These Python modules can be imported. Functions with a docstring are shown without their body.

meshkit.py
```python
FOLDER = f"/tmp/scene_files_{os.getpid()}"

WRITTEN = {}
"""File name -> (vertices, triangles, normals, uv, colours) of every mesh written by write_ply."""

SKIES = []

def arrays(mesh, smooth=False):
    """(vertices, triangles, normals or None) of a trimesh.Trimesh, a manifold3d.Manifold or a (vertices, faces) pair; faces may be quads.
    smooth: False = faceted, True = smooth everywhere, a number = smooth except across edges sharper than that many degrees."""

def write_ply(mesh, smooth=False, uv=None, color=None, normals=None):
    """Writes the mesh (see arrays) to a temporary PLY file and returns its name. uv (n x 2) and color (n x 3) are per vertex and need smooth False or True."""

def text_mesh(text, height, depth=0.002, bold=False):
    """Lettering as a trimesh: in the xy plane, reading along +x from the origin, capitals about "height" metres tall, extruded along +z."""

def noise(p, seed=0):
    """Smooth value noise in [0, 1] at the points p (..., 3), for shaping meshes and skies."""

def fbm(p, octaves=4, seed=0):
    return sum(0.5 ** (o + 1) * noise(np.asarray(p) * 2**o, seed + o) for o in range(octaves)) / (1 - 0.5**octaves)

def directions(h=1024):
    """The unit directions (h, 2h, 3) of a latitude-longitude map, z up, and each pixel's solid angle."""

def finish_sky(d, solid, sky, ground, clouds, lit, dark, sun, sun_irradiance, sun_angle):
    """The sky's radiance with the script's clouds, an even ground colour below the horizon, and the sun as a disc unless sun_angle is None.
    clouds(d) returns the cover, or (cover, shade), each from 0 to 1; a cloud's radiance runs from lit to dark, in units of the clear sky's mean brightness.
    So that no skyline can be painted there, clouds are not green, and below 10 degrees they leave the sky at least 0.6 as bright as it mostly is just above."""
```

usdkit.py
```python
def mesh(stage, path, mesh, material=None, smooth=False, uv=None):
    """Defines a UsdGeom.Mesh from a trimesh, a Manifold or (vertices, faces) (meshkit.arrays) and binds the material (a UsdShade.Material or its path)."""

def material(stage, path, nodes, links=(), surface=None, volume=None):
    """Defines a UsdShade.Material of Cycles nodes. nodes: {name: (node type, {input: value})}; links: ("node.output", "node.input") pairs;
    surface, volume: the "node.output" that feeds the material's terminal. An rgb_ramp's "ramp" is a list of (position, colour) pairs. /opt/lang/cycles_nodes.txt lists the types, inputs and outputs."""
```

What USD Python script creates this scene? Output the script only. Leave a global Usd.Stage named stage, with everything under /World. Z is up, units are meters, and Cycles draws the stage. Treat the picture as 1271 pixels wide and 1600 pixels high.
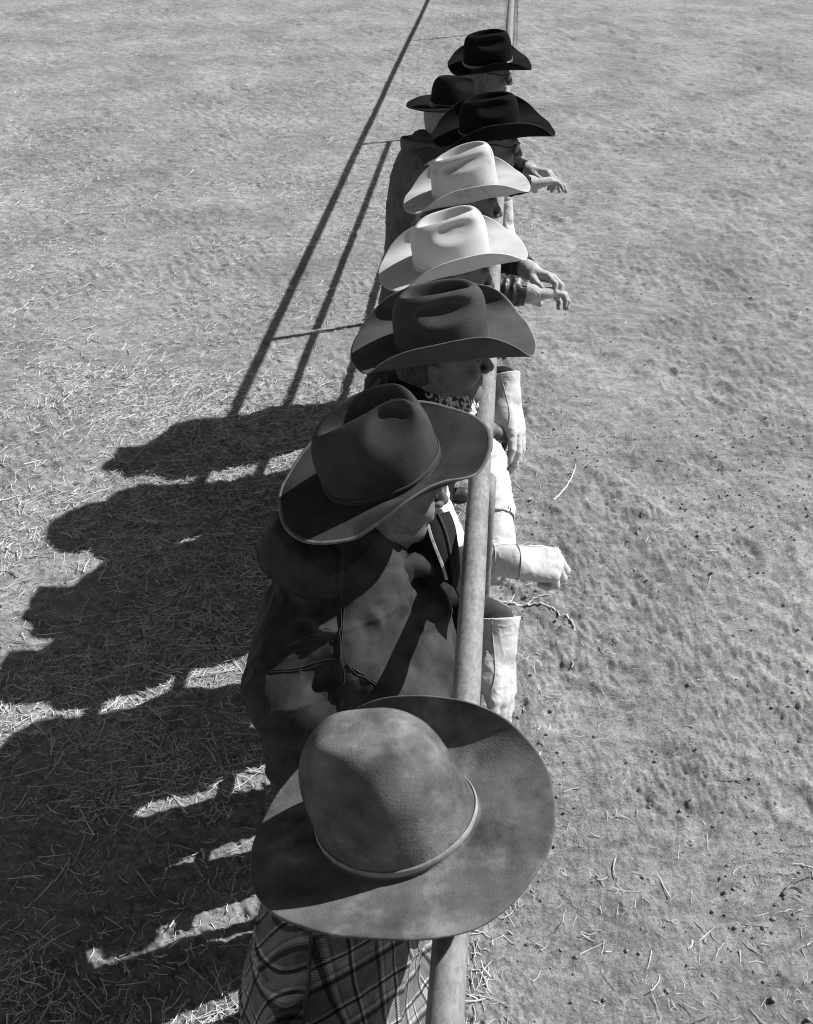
import math, random
import numpy as np, trimesh, usdkit
from pxr import Usd, UsdGeom, UsdLux, UsdShade, Gf, Sdf, Vt
from meshkit import fbm, noise

stage = Usd.Stage.CreateInMemory()
UsdGeom.SetStageUpAxis(stage, 'Z'); UsdGeom.SetStageMetersPerUnit(stage, 1.0)
world = UsdGeom.Xform.Define(stage, '/World')
UsdGeom.Scope.Define(stage, '/World/Looks')

# ------------------------------------------------------------------ camera, sky, sun, exposure
CAM = np.array([0.016, 0.0, 2.63]); YAW, PITCH = math.radians(5.4), math.radians(35)
cam = UsdGeom.Camera.Define(stage, '/World/camera')
cam.CreateHorizontalApertureAttr(36.0); cam.CreateVerticalApertureAttr(36.0 * 1600 / 1271)
cam.CreateFocalLengthAttr(36.0 * 1600 / 1271)
cam.CreateClippingRangeAttr(Gf.Vec2f(0.05, 5000))
fh = np.array([-math.sin(YAW), math.cos(YAW), 0]); rt = np.array([math.cos(YAW), math.sin(YAW), 0])
fw = fh * math.cos(PITCH) - np.array([0, 0, math.sin(PITCH)]); up = np.cross(rt, fw)
m4 = np.eye(4); m4[0, :3], m4[1, :3], m4[2, :3], m4[3, :3] = rt, up, -fw, CAM
cam.AddTransformOp().Set(Gf.Matrix4d(*m4.ravel().tolist()))
cam.CreateExposureAttr(0.66)
cam.CreateFStopAttr(20.0); cam.CreateFocusDistanceAttr(2.2)

SUN = np.array([0.930, 0.456, 1.0]); SUN /= np.linalg.norm(SUN)
SUN_EL, SUN_ROT = math.asin(SUN[2]), math.atan2(SUN[0], SUN[1])
sun = UsdLux.DistantLight.Define(stage, '/World/sun')
sun.CreateNormalizeAttr(True); sun.CreateIntensityAttr(1.25); sun.CreateAngleAttr(0.5); sun.CreateColorAttr(Gf.Vec3f(1, 0.995, 0.985))
zz = SUN; xx = np.cross([0, 0, 1], zz); xx /= np.linalg.norm(xx); yy = np.cross(zz, xx)
m4 = np.eye(4); m4[0, :3], m4[1, :3], m4[2, :3] = xx, yy, zz
sun.AddTransformOp().Set(Gf.Matrix4d(*m4.ravel().tolist()))
sky_mat = usdkit.material(stage, '/World/Looks/sky', {
    'sky': ('sky_texture', {'sky_type': 'single_scattering', 'sun_disc': False, 'sun_elevation': SUN_EL, 'sun_rotation': SUN_ROT}),
    'red': ('separate_color', {'color_type': 'rgb'}), 'bg': ('background_shader', {'strength': 0.06})},
    [('sky.color', 'red.color'), ('red.r', 'bg.color')], surface='bg.background')
dome = UsdLux.DomeLight.Define(stage, '/World/sky')
UsdShade.MaterialBindingAPI.Apply(dome.GetPrim()).Bind(sky_mat)
dome.GetPrim().SetCustomDataByKey('kind', 'structure')

# ------------------------------------------------------------------ names, prims
used = {}
def numbered(parent, name):
    k = (parent, name); n = used.get(k, -1) + 1; used[k] = n
    return name if n == 0 else f'{name}_{n:03d}'
def tag(prim, label=None, cat=None, group=None, kind=None):
    prim = prim.GetPrim()
    for k, v in (('label', label), ('category', cat), ('group', group), ('kind', kind)):
        if v: prim.SetCustomDataByKey(k, v)
    return prim
def pathof(parent): return '/World' if parent is None else (parent if isinstance(parent, str) else str(parent.GetPath()))
def thing(name, label, cat, group=None, loc=(0, 0, 0)):
    x = UsdGeom.Xform.Define(stage, '/World/' + numbered('/World', name))
    x.AddTranslateOp().Set(Gf.Vec3d(*map(float, loc)))
    tag(x, label, cat, group); ORIGIN[str(x.GetPath())] = np.array(loc, float)
    return x
ORIGIN = {}
def obj(name, mesh, mat, parent=None, smooth=True, uv=None, label=None, kind=None):
    """mesh in world coordinates; written relative to the origin of the thing it belongs to"""
    pp = pathof(parent); path = pp + '/' + numbered(pp, name)
    o = ORIGIN.get('/'.join(pp.split('/')[:3]), np.zeros(3))
    if isinstance(mesh, tuple): mesh = trimesh.Trimesh(mesh[0], mesh[1], process=False)
    v = np.asarray(mesh.vertices) - o
    m = usdkit.mesh(stage, path, (v, np.asarray(mesh.faces)), mat, smooth=smooth, uv=uv)
    return tag(m, label, kind=kind)
cat_ = trimesh.util.concatenate

# ------------------------------------------------------------------ materials (a black and white world)
def g(v): return (v, v, v)
MATS = {}
def rough_mat(name, lo, hi, scale=8, detail=6, rough=0.9, bump=0.0, bscale=200, bdist=0.002, spec=0.2, stain=None, sheen=0.0, distortion=0.0, mid=(0.35, 0.65)):
    if name in MATS: return MATS[name]
    n = {'tc': ('texture_coordinate', {}), 'n': ('noise_texture', {'scale': scale, 'detail': detail, 'roughness': 0.6, 'distortion': distortion}),
         'r': ('rgb_ramp', {'ramp': [(mid[0], g(lo)), (mid[1], g(hi))]}), 'p': ('principled_bsdf', {'roughness': rough, 'specular_ior_level': spec})}
    if sheen: n['p'][1].update(sheen_weight=sheen, sheen_roughness=0.5)
    l = [('tc.object', 'n.vector'), ('n.fac', 'r.fac')]
    src = 'r.color'
    if stain:
        n['sn'] = ('noise_texture', {'scale': stain[0], 'detail': 4, 'roughness': 0.7}); n['sr'] = ('rgb_ramp', {'ramp': [(stain[1], g(1)), (stain[2], g(stain[3]))]})
        n['mx'] = ('mix', {'mix_type': 'multiply', 'fac': 1.0}); l += [('tc.object', 'sn.vector'), ('sn.fac', 'sr.fac'), (src, 'mx.color1'), ('sr.color', 'mx.color2')]; src = 'mx.color'
    l.append((src, 'p.base_color'))
    if bump:
        n['bn'] = ('noise_texture', {'scale': bscale, 'detail': 4, 'roughness': 0.65}); n['b'] = ('bump', {'strength': bump, 'distance': bdist})
        l += [('tc.object', 'bn.vector'), ('bn.fac', 'b.height'), ('b.normal', 'p.normal')]
    MATS[name] = usdkit.material(stage, '/World/Looks/' + name, n, l, surface='p.BSDF')
    return MATS[name]

def felt(name, v, contrast=0.3, stain=None, scale=9):
    return rough_mat('felt_' + name, v * (1 - contrast), v * (1 + contrast), scale=scale, detail=5, rough=0.95, bump=0.6, bscale=300, bdist=0.0016, spec=0.06, stain=stain, sheen=0.0)
def cloth(name, v, contrast=0.25, bump=0.5, scale=14, bscale=500):
    return rough_mat('cloth_' + name, v * (1 - contrast), v * (1 + contrast), scale=scale, detail=7, rough=0.92, bump=bump, bscale=bscale, bdist=0.001, spec=0.15)
skin = lambda name, v: rough_mat('skin_' + name, v * 0.82, v * 1.15, scale=30, detail=6, rough=0.6, bump=0.5, bscale=260, bdist=0.0012, spec=0.3)
leather_light = rough_mat('glove_leather', 0.40, 0.52, scale=22, detail=7, rough=0.75, bump=0.2, bscale=120, bdist=0.0015, spec=0.25, stain=(40, 0.55, 0.75, 0.72))
leather_grey = rough_mat('glove_leather_worn', 0.28, 0.40, scale=22, detail=7, rough=0.75, bump=0.5, bscale=120, bdist=0.0015, spec=0.25, stain=(40, 0.55, 0.75, 0.7))
dark_leather = rough_mat('boot_leather', 0.03, 0.07, scale=12, rough=0.5, spec=0.4)
black_plastic = rough_mat('black_plastic', 0.008, 0.012, rough=0.2, spec=0.5)
brass = rough_mat('zip_metal', 0.35, 0.6, scale=80, rough=0.4, spec=0.6)
wire_mat = rough_mat('wire', 0.12, 0.22, scale=50, rough=0.6, spec=0.5)

# ------------------------------------------------------------------ implicit shapes and surface nets
def nrm(v): v = np.asarray(v, float); return v / (np.linalg.norm(v) + 1e-12)
def rc(a, b, r1, r2):
    a, b = np.asarray(a, float), np.asarray(b, float); ba = b - a; L = ba @ ba + 1e-12
    def f(P):
        t = np.clip((P - a) @ ba / L, 0, 1)
        return np.linalg.norm(P - a - t[:, None] * ba, axis=1) - (r1 + (r2 - r1) * t)
    return f
def cone_cut(a, b, r1, r2, hollow=0.012):
    """a sleeve end: a tapered tube cut square at b with a shallow opening"""
    a, b = np.asarray(a, float), np.asarray(b, float); d = nrm(b - a); L = np.linalg.norm(b - a)
    f1 = rc(a, b + d * 0.05, r1, r2 + (r2 - r1) * 0.05 / L); f2 = rc(b - d * hollow, b + d * 0.1, r2 - 0.005, r2 - 0.005)
    if hollow <= 0: return lambda P: np.maximum(f1(P), (P - b) @ d)
    return lambda P: np.maximum(np.maximum(f1(P), (P - b) @ d), -f2(P))
def ell(c, r, R=np.eye(3)):
    c, r = np.asarray(c, float), np.asarray(r, float)
    def f(P):
        q = (P - c) @ R; k0 = np.linalg.norm(q / r, axis=1); k1 = np.linalg.norm(q / r ** 2, axis=1)
        return k0 * (k0 - 1) / (k1 + 1e-9)
    return f
def smin(a, b, k):
    h = np.clip(0.5 + 0.5 * (b - a) / k, 0, 1); return b + (a - b) * h - k * h * (1 - h)
def smax(a, b, k): return -smin(-a, -b, k)
class Shape:
    def __init__(s): s.ops = []
    def add(s, f, k=0.01): s.ops.append((f, k, 0)); return s
    def sub(s, f, k=0.005): s.ops.append((f, k, 1)); return s
    def cut(s, f, k=0.003): s.ops.append((f, k, 2)); return s
    def __call__(s, P):
        d = np.full(len(P), 1e3)
        for f, k, m in s.ops:
            if m == 0: d = smin(d, f(P), k)
            elif m == 1: d = smax(d, -f(P), k)
            else: d = smax(d, f(P), k)
        return d
def nets(fn, lo, hi, h, B=6):
    lo, hi = np.asarray(lo, float), np.asarray(hi, float)
    nb = np.ceil((hi - lo) / (h * B)).astype(int) + 1; n = nb * B + 1
    ci = np.stack(np.meshgrid(*[np.arange(k) for k in nb], indexing='ij'), -1).reshape(-1, 3)
    cc = lo + (ci + 0.5) * B * h
    near = ci[np.abs(fn(cc)) < B * h * 1.15 + 0.006]
    have = np.zeros(n, bool); o = np.arange(B + 1)
    off = np.stack(np.meshgrid(o, o, o, indexing='ij'), -1).reshape(-1, 3)
    idx = (near[:, None] * B + off[None]).reshape(-1, 3)
    have[idx[:, 0], idx[:, 1], idx[:, 2]] = True
    pts = np.argwhere(have); D = np.full(n, np.nan, np.float32)
    for s in range(0, len(pts), 200000):
        q = pts[s:s + 200000]; D[q[:, 0], q[:, 1], q[:, 2]] = fn(lo + q * h)
    co = [(i, j, k) for i in (0, 1) for j in (0, 1) for k in (0, 1)]
    sl = lambda c: tuple(slice(c[a], n[a] - 1 + c[a]) for a in range(3))
    V = np.stack([D[sl(c)] for c in co], -1)
    ins = V < 0; act = (~np.isnan(V)).all(-1) & ins.any(-1) & (~ins.all(-1))
    cells = np.argwhere(act); cv = V[act]
    acc = np.zeros((len(cells), 3)); cnt = np.zeros(len(cells))
    C = np.array(co, float)
    for i in range(8):
        for j in range(i + 1, 8):
            if abs(C[i] - C[j]).sum() == 1:
                x = (cv[:, i] < 0) != (cv[:, j] < 0)
                t = cv[x, i] / (cv[x, i] - cv[x, j]); acc[x] += C[i] + t[:, None] * (C[j] - C[i]); cnt[x] += 1
    verts = lo + (cells + acc / cnt[:, None]) * h
    num = np.full(n, -1, np.int32); num[cells[:, 0], cells[:, 1], cells[:, 2]] = np.arange(len(cells))
    faces = []
    for ax in range(3):
        b, c = (ax + 1) % 3, (ax + 2) % 3
        e = np.eye(3, dtype=int)
        a0 = D[tuple(slice(0, n[i] - (1 if i == ax else 0)) for i in range(3))]; a1 = D[tuple(slice(1 if i == ax else 0, n[i]) for i in range(3))]
        with np.errstate(invalid='ignore'):
            X = ((a0 < 0) != (a1 < 0)) & ~np.isnan(a0) & ~np.isnan(a1)
        q = np.argwhere(X); q = q[(q[:, b] > 0) & (q[:, c] > 0)]
        s = D[q[:, 0], q[:, 1], q[:, 2]] < 0
        v = [num[tuple((q - db * e[b] - dc * e[c]).T)] for db, dc in ((0, 0), (1, 0), (1, 1), (0, 1))]
        Q = np.stack(v, -1); ok = (Q >= 0).all(-1); Q, s = Q[ok], s[ok]
        Q[~s] = Q[~s][:, ::-1]
        faces.append(Q)
    Q = np.vstack(faces)
    return trimesh.Trimesh(verts, np.vstack([Q[:, [0, 1, 2]], Q[:, [0, 2, 3]]]), process=False)
def vnorm(m): return usdkit.meshkit.arrays((m.vertices, m.faces), True)[2]
def displace(m, d):
    m.vertices = m.vertices + vnorm(m) * np.asarray(d)[:, None]; return m
def grad(fn, P, e=0.002):
    G = np.stack([fn(P + e * np.eye(3)[i]) - fn(P - e * np.eye(3)[i]) for i in range(3)], -1)
    return G / (np.linalg.norm(G, axis=1, keepdims=True) + 1e-9)
def onto(fn, P, lift=0.0, it=6):
    P = np.array(P, float)
    for _ in range(it): P = P - grad(fn, P) * (fn(P) - lift)[:, None]
    return P
def spline(pts, n):
    from scipy.interpolate import CubicSpline
    pts = np.asarray(pts, float); t = np.r_[0, np.cumsum(np.linalg.norm(np.diff(pts, axis=0), axis=1))]
    return CubicSpline(t, pts)(np.linspace(0, t[-1], n))
def tube(P, r, sides=8, closed=False, flat=1.0, nrmv=None, cap=True):
    """a tube along the points; flat < 1 squashes it along the given normals"""
    P = np.asarray(P, float); n = len(P)
    T = (np.roll(P, -1, 0) - np.roll(P, 1, 0)) if closed else np.gradient(P, axis=0)
    T /= np.linalg.norm(T, axis=1, keepdims=True) + 1e-12
    if nrmv is None:
        A = np.zeros_like(P); a = np.cross(T[0], [0.31, 0.2, 0.93]);
        for i in range(n):
            a = a - T[i] * (a @ T[i]); a = a / (np.linalg.norm(a) + 1e-12); A[i] = a
    else:
        A = nrmv - T * (nrmv * T).sum(1, keepdims=True); A /= np.linalg.norm(A, axis=1, keepdims=True) + 1e-12
    Bv = np.cross(T, A); r = np.broadcast_to(r, (n,)); an = np.arange(sides) * 2 * np.pi / sides
    V = P[:, None] + r[:, None, None] * (flat * np.cos(an)[None, :, None] * A[:, None] + np.sin(an)[None, :, None] * Bv[:, None])
    V = V.reshape(-1, 3); m = n if closed else n - 1
    i, j = np.meshgrid(np.arange(m), np.arange(sides), indexing='ij'); i2 = (i + 1) % n; j2 = (j + 1) % sides
    Q = np.stack([i * sides + j, i * sides + j2, i2 * sides + j2, i2 * sides + j], -1).reshape(-1, 4)
    F = np.vstack([Q[:, [0, 1, 2]], Q[:, [0, 2, 3]]])
    if not closed and cap:
        k = np.arange(1, sides - 1); F = np.vstack([F, np.stack([0 * k, k + 1, k], -1), (n - 1) * sides + np.stack([0 * k, k, k + 1], -1)])
    return trimesh.Trimesh(V, F, process=False)
def grid_faces(nr, nc, wrap):
    i, j = np.meshgrid(np.arange(nr - 1), np.arange(nc if wrap else nc - 1), indexing='ij'); j2 = (j + 1) % nc
    Q = np.stack([i * nc + j, i * nc + j2, (i + 1) * nc + j2, (i + 1) * nc + j], -1).reshape(-1, 4)
    return np.vstack([Q[:, [0, 1, 2]], Q[:, [0, 2, 3]]])
def sheet(V, th, wrap=False):
    """a grid of points (rows, cols, 3) as a cloth of thickness th"""
    nr, nc = V.shape[:2]; F = grid_faces(nr, nc, wrap); v = V.reshape(-1, 3); n = vnorm(trimesh.Trimesh(v, F, process=False))
    N = len(v); w = v - n * th; F2 = F[:, ::-1] + N; E = []
    def strip(a):
        a = np.asarray(a); E.append(np.stack([a[:-1], a[1:] + N, a[1:]], -1)); E.append(np.stack([a[:-1], a[:-1] + N, a[1:] + N], -1))
    idx = np.arange(N).reshape(nr, nc); cl = (lambda r: np.r_[r, r[0]]) if wrap else (lambda r: r)
    strip(cl(idx[0])[::-1]); strip(cl(idx[-1]))
    if not wrap: strip(idx[:, 0]); strip(idx[::-1, -1])
    return trimesh.Trimesh(np.vstack([v, w]), np.vstack([F, F2] + E), process=False)
def rot(yaw=0, pitch=0, roll=0):
    """yaw about z, pitch lowers the front (+x), roll lowers the right hand side (-y)"""
    y, p, r = map(math.radians, (yaw, pitch, roll))
    Rz = np.array([[math.cos(y), -math.sin(y), 0], [math.sin(y), math.cos(y), 0], [0, 0, 1]])
    Ry = np.array([[math.cos(p), 0, math.sin(p)], [0, 1, 0], [-math.sin(p), 0, math.cos(p)]])
    Rx = np.array([[1, 0, 0], [0, math.cos(r), -math.sin(r)], [0, math.sin(r), math.cos(r)]])
    return Rz @ Ry @ Rx

def ss(a, b, x): t = np.clip((x - a) / (b - a), 0, 1); return t * t * (3 - 2 * t)
# ------------------------------------------------------------------ ground
rg = np.random.default_rng(11)
PR = []
for i in range(240):                                          # boot and hoof prints, most of them in the churned dirt right of the fence
    x, y = (rg.uniform(0.15, 5.5), rg.uniform(0.8, 16)) if i < 180 else (rg.uniform(-5, -0.2), rg.uniform(2.5, 16))
    PR.append((x, y, rg.uniform(0, 6.28), rg.uniform(0.06, 0.13), rg.uniform(0.045, 0.075), rg.uniform(0.006, 0.016)))
def ground_z(x, y):
    p = np.stack([x, y, np.zeros_like(x)], -1)
    z = 0.05 * (fbm(p * 0.55, 3, 1) - 0.5)
    churn = 0.45 + 0.55 / (1 + np.exp(-(x - 0.05) * 6)) * (0.5 + 0.9 * fbm(p * 0.8, 2, 9))
    q = np.stack([0.62 * x - 0.78 * y, 0.78 * x + 0.62 * y, 0 * x], -1)
    patch = ss(0.38, 0.62, fbm(p * 1.6 + 4, 3, 12))
    z = z + churn * (0.028 * (fbm(q * np.array([2.2, 5.0, 1]), 3, 2) - 0.5) + 0.017 * (fbm(q * np.array([5.5, 11.0, 1]) + 3, 3, 3) - 0.5) * (0.5 + 0.8 * patch))
    z = z + (0.008 + 0.017 * patch) * (fbm(q * np.array([17, 28, 1]) + 7, 3, 4) - 0.5) + (0.006 + 0.011 * patch) * (fbm(p * 80 + 1, 2, 5) - 0.5)
    cl = np.clip(noise(p * 34 + 5, 6) - 0.80, 0, 1) * np.clip(noise(p * 2.1, 8) - 0.35, 0, 1)
    z = z + 0.07 * cl
    for (a, b, t, l, w, d) in PR:
        sel = np.abs(x - a) + np.abs(y - b) < 0.5
        if not sel.any(): continue
        u = (x[sel] - a) * math.cos(t) + (y[sel] - b) * math.sin(t); v = -(x[sel] - a) * math.sin(t) + (y[sel] - b) * math.cos(t)
        q = np.sqrt((u / l) ** 2 + (v / w) ** 2)
        z[sel] += d * (-np.exp(-(q ** 4) * 0.9) + 0.45 * np.exp(-((q - 1.35) / 0.3) ** 2))
    return z
def build_ground():
    c = np.array([0.0, -0.35])
    r = np.r_[0.02, 0.5, 0.9, 1.2, np.geomspace(1.45, 21, 600), 24, 28, 34, 45, 70, 120, 250, 600]
    an = np.radians(np.r_[np.linspace(90 - 41, 90 + 41, 640, endpoint=False), np.linspace(131, 409, 70, endpoint=False)])
    x = c[0] + r[:, None] * np.cos(an)[None]; y = c[1] + r[:, None] * np.sin(an)[None]
    z = ground_z(x.ravel(), y.ravel()).reshape(x.shape)
    z *= np.clip((60 - r) / 40, 0, 1)[:, None]
    return trimesh.Trimesh(np.stack([x, y, z], -1).reshape(-1, 3), grid_faces(len(r), len(an), True), process=False)
ground_mat = usdkit.material(stage, '/World/Looks/dirt', {
    'geo': ('geometry', {}),
    'n1': ('noise_texture', {'scale': 1.1, 'detail': 8, 'roughness': 0.62}), 'r1': ('rgb_ramp', {'ramp': [(0.30, g(0.16)), (0.68, g(0.28))]}),
    'n2': ('noise_texture', {'scale': 28, 'detail': 8, 'roughness': 0.7}), 'r2': ('rgb_ramp', {'ramp': [(0.30, g(0.50)), (0.45, g(0.98)), (0.70, g(1.35))]}),
    'mp': ('mapping', {'scale': (3.0, 7.5, 1.0)}), 'n4': ('noise_texture', {'scale': 2.2, 'detail': 8, 'roughness': 0.72, 'distortion': 0.6}), 'r4': ('rgb_ramp', {'ramp': [(0.36, g(0.72)), (0.5, g(1.0)), (0.64, g(1.25))]}),
    'n5': ('noise_texture', {'scale': 105, 'detail': 4, 'roughness': 0.7}), 'r5': ('rgb_ramp', {'ramp': [(0.32, g(0.55)), (0.46, g(0.98)), (0.68, g(1.32))]}), 'm5': ('mix', {'mix_type': 'multiply', 'fac': 1.0}),
    'm1': ('mix', {'mix_type': 'multiply', 'fac': 1.0}), 'm2': ('mix', {'mix_type': 'multiply', 'fac': 1.0}),
    'n3': ('noise_texture', {'scale': 130, 'detail': 6, 'roughness': 0.75}), 'b': ('bump', {'strength': 0.9, 'distance': 0.010}),
    'p': ('principled_bsdf', {'roughness': 0.95, 'specular_ior_level': 0.08})},
    [('geo.position', 'n1.vector'), ('geo.position', 'n2.vector'), ('geo.position', 'n3.vector'), ('geo.position', 'mp.vector'), ('mp.vector', 'n4.vector'), ('n4.fac', 'r4.fac'), ('n1.fac', 'r1.fac'), ('n2.fac', 'r2.fac'),
     ('r1.color', 'm1.color1'), ('r2.color', 'm1.color2'), ('m1.color', 'm2.color1'), ('r4.color', 'm2.color2'), ('geo.position', 'n5.vector'), ('n5.fac', 'r5.fac'), ('m2.color', 'm5.color1'), ('r5.color', 'm5.color2'), ('m5.color', 'p.base_color'), ('n3.fac', 'b.height'), ('b.normal', 'p.normal')], surface='p.BSDF')
tag(obj('ground', build_ground(), ground_mat), 'dry trampled dirt of the corral with boot prints', 'ground', kind='structure')

# straw litter: nobody could count it
def straw_proto(seed):
    r = np.random.default_rng(seed); n = 7; t = np.linspace(-0.5, 0.5, n); bend = r.normal(0, 0.19); kink = r.normal(0, 0.16) * (r.uniform() < 0.6); k0 = r.uniform(-0.25, 0.25)
    P = np.stack([t, bend * (t ** 2 - 0.08) + kink * np.abs(t - k0) + r.normal(0, 0.012, n), r.uniform(0.0, 0.2) * t ** 2], -1)
    return tube(P, np.linspace(1.0, 0.55, n) * r.uniform(0.014, 0.036), 4)
def instancer(name, protos, mats, P, idx, quat, scale, label):
    pi = UsdGeom.PointInstancer.Define(stage, '/World/' + name)
    for i, (m, mt) in enumerate(zip(protos, mats)):
        usdkit.mesh(stage, f'/World/{name}/piece_{i:03d}' if i else f'/World/{name}/piece', m, mt, smooth=False)
        pi.CreatePrototypesRel().AddTarget(f'/World/{name}/piece_{i:03d}' if i else f'/World/{name}/piece')
    pi.CreatePositionsAttr(Vt.Vec3fArray.FromNumpy(P.astype(np.float32))); pi.CreateProtoIndicesAttr(Vt.IntArray.FromNumpy(idx.astype(np.int32)))
    pi.CreateOrientationsAttr(Vt.QuathArray([Gf.Quath(float(a), float(b), float(c), float(d)) for a, b, c, d in quat]))
    pi.CreateScalesAttr(Vt.Vec3fArray.FromNumpy(scale.astype(np.float32)))
    return tag(pi, label, name, kind='stuff')
def quat_zy(yaw, tilt, roll):
    def qm(a, b):
        return np.stack([a[0] * b[0] - a[1] * b[1] - a[2] * b[2] - a[3] * b[3], a[0] * b[1] + a[1] * b[0] + a[2] * b[3] - a[3] * b[2], a[0] * b[2] - a[1] * b[3] + a[2] * b[0] + a[3] * b[1], a[0] * b[3] + a[1] * b[2] - a[2] * b[1] + a[3] * b[0]])
    z = np.zeros_like(yaw)
    q = qm(np.stack([np.cos(yaw / 2), z, z, np.sin(yaw / 2)]), np.stack([np.cos(tilt / 2), z, np.sin(tilt / 2), z]))
    return qm(q, np.stack([np.cos(roll / 2), np.sin(roll / 2), z, z])).T
straw_mats = [rough_mat('straw_pale', 0.60, 0.80, scale=30, rough=0.7), rough_mat('straw_mid', 0.42, 0.6, scale=30, rough=0.75), rough_mat('straw_dark', 0.10, 0.2, scale=30, rough=0.8)]
def scatter_straw():
    r = np.random.default_rng(5); X, Y, S, FT = [], [], [], []
    for (n, x0, x1, y0, y1, fat) in ((70000, -2.6, 0.15, 0.9, 5.0, 1.25), (16000, -2.6, 0.15, 0.9, 5.0, 1.6), (15000, 0.0, 2.6, 0.9, 5.0, 1.1), (1100, 0.0, 2.6, 0.9, 5.0, -2.1), (600, 0.0, 5, 5, 10, -2.4), (34000, -5, 0.3, 5.0, 10, 1.15), (7000, 0.2, 5, 5.0, 10, 1.15), (18000, -8, 0.5, 10, 18, 1), (6000, 0.5, 8, 10, 18, 1)):
        x, y = r.uniform(x0, x1, n), r.uniform(y0, y1, n); p = np.stack([x, y, 0 * x], -1)
        d = fbm(p * 1.7 + 2, 3, 21); d2 = fbm(p * 6, 2, 22)
        near_fence = np.exp(-(x / 0.45) ** 2)
        dens = np.clip((d - 0.46) * 4.5, 0.0, 1) * 0.7 + np.clip(d2 - 0.54, 0, 1) * 3.2 * np.clip((d - 0.3) * 4, 0.2, 1) + 0.15
        dens = np.where(x > 0, np.clip(d - 0.5, 0, 1) * 1.6 + np.clip(d2 - 0.6, 0, 1) * 3.0 + 0.10 + 0.5 * near_fence * np.clip(d2 - 0.35, 0, 1) * 2, dens)
        if fat < 0: dens = np.clip(d2 - 0.42, 0, 1) * 2.5 + 0.12
        k = r.uniform(0, 1, n) < dens; FT.append(np.full(k.sum(), abs(fat)))
        X.append(x[k]); Y.append(y[k]); S.append(np.full(k.sum(), 1.0 if y1 < 6 else (1.15 if y1 < 11 else 1.5)))
    x, y, s = map(np.concatenate, (X, Y, S)); n = len(x)
    L = np.clip(r.lognormal(math.log(0.026), 0.62, n), 0.008, 0.12) * s * np.where(x > 0.1, 0.72, 1.0)
    th = L * np.clip(r.lognormal(0, 0.3, n) * (0.045 / L) ** 0.45, 0.4, 2.0) * np.concatenate(FT); th = np.minimum(th, 0.070)           # long pieces are slimmer for their length
    tilt = r.normal(0, 0.11, n)
    z = ground_z(x, y) + 0.002 + np.abs(np.sin(tilt)) * L * 0.45
    P = np.stack([x, y, z], -1)
    ang = r.uniform(0, 6.283, n)
    idx = r.integers(0, 8, n) * 3 + np.where(x > 0.1, r.choice(3, n, p=[0.66, 0.30, 0.04]), r.choice(3, n, p=[0.42, 0.42, 0.16]))
    protos, mats = [], []
    for i in range(8):
        for j in range(3): protos.append(straw_proto(31 + i * 3 + j)); mats.append(straw_mats[j])
    instancer('straw', protos, mats, P, idx, quat_zy(ang, tilt, r.uniform(-0.6, 0.6, n)), np.stack([L, th, th], -1), 'loose pale straw littered over the dirt')
scatter_straw()
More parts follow.
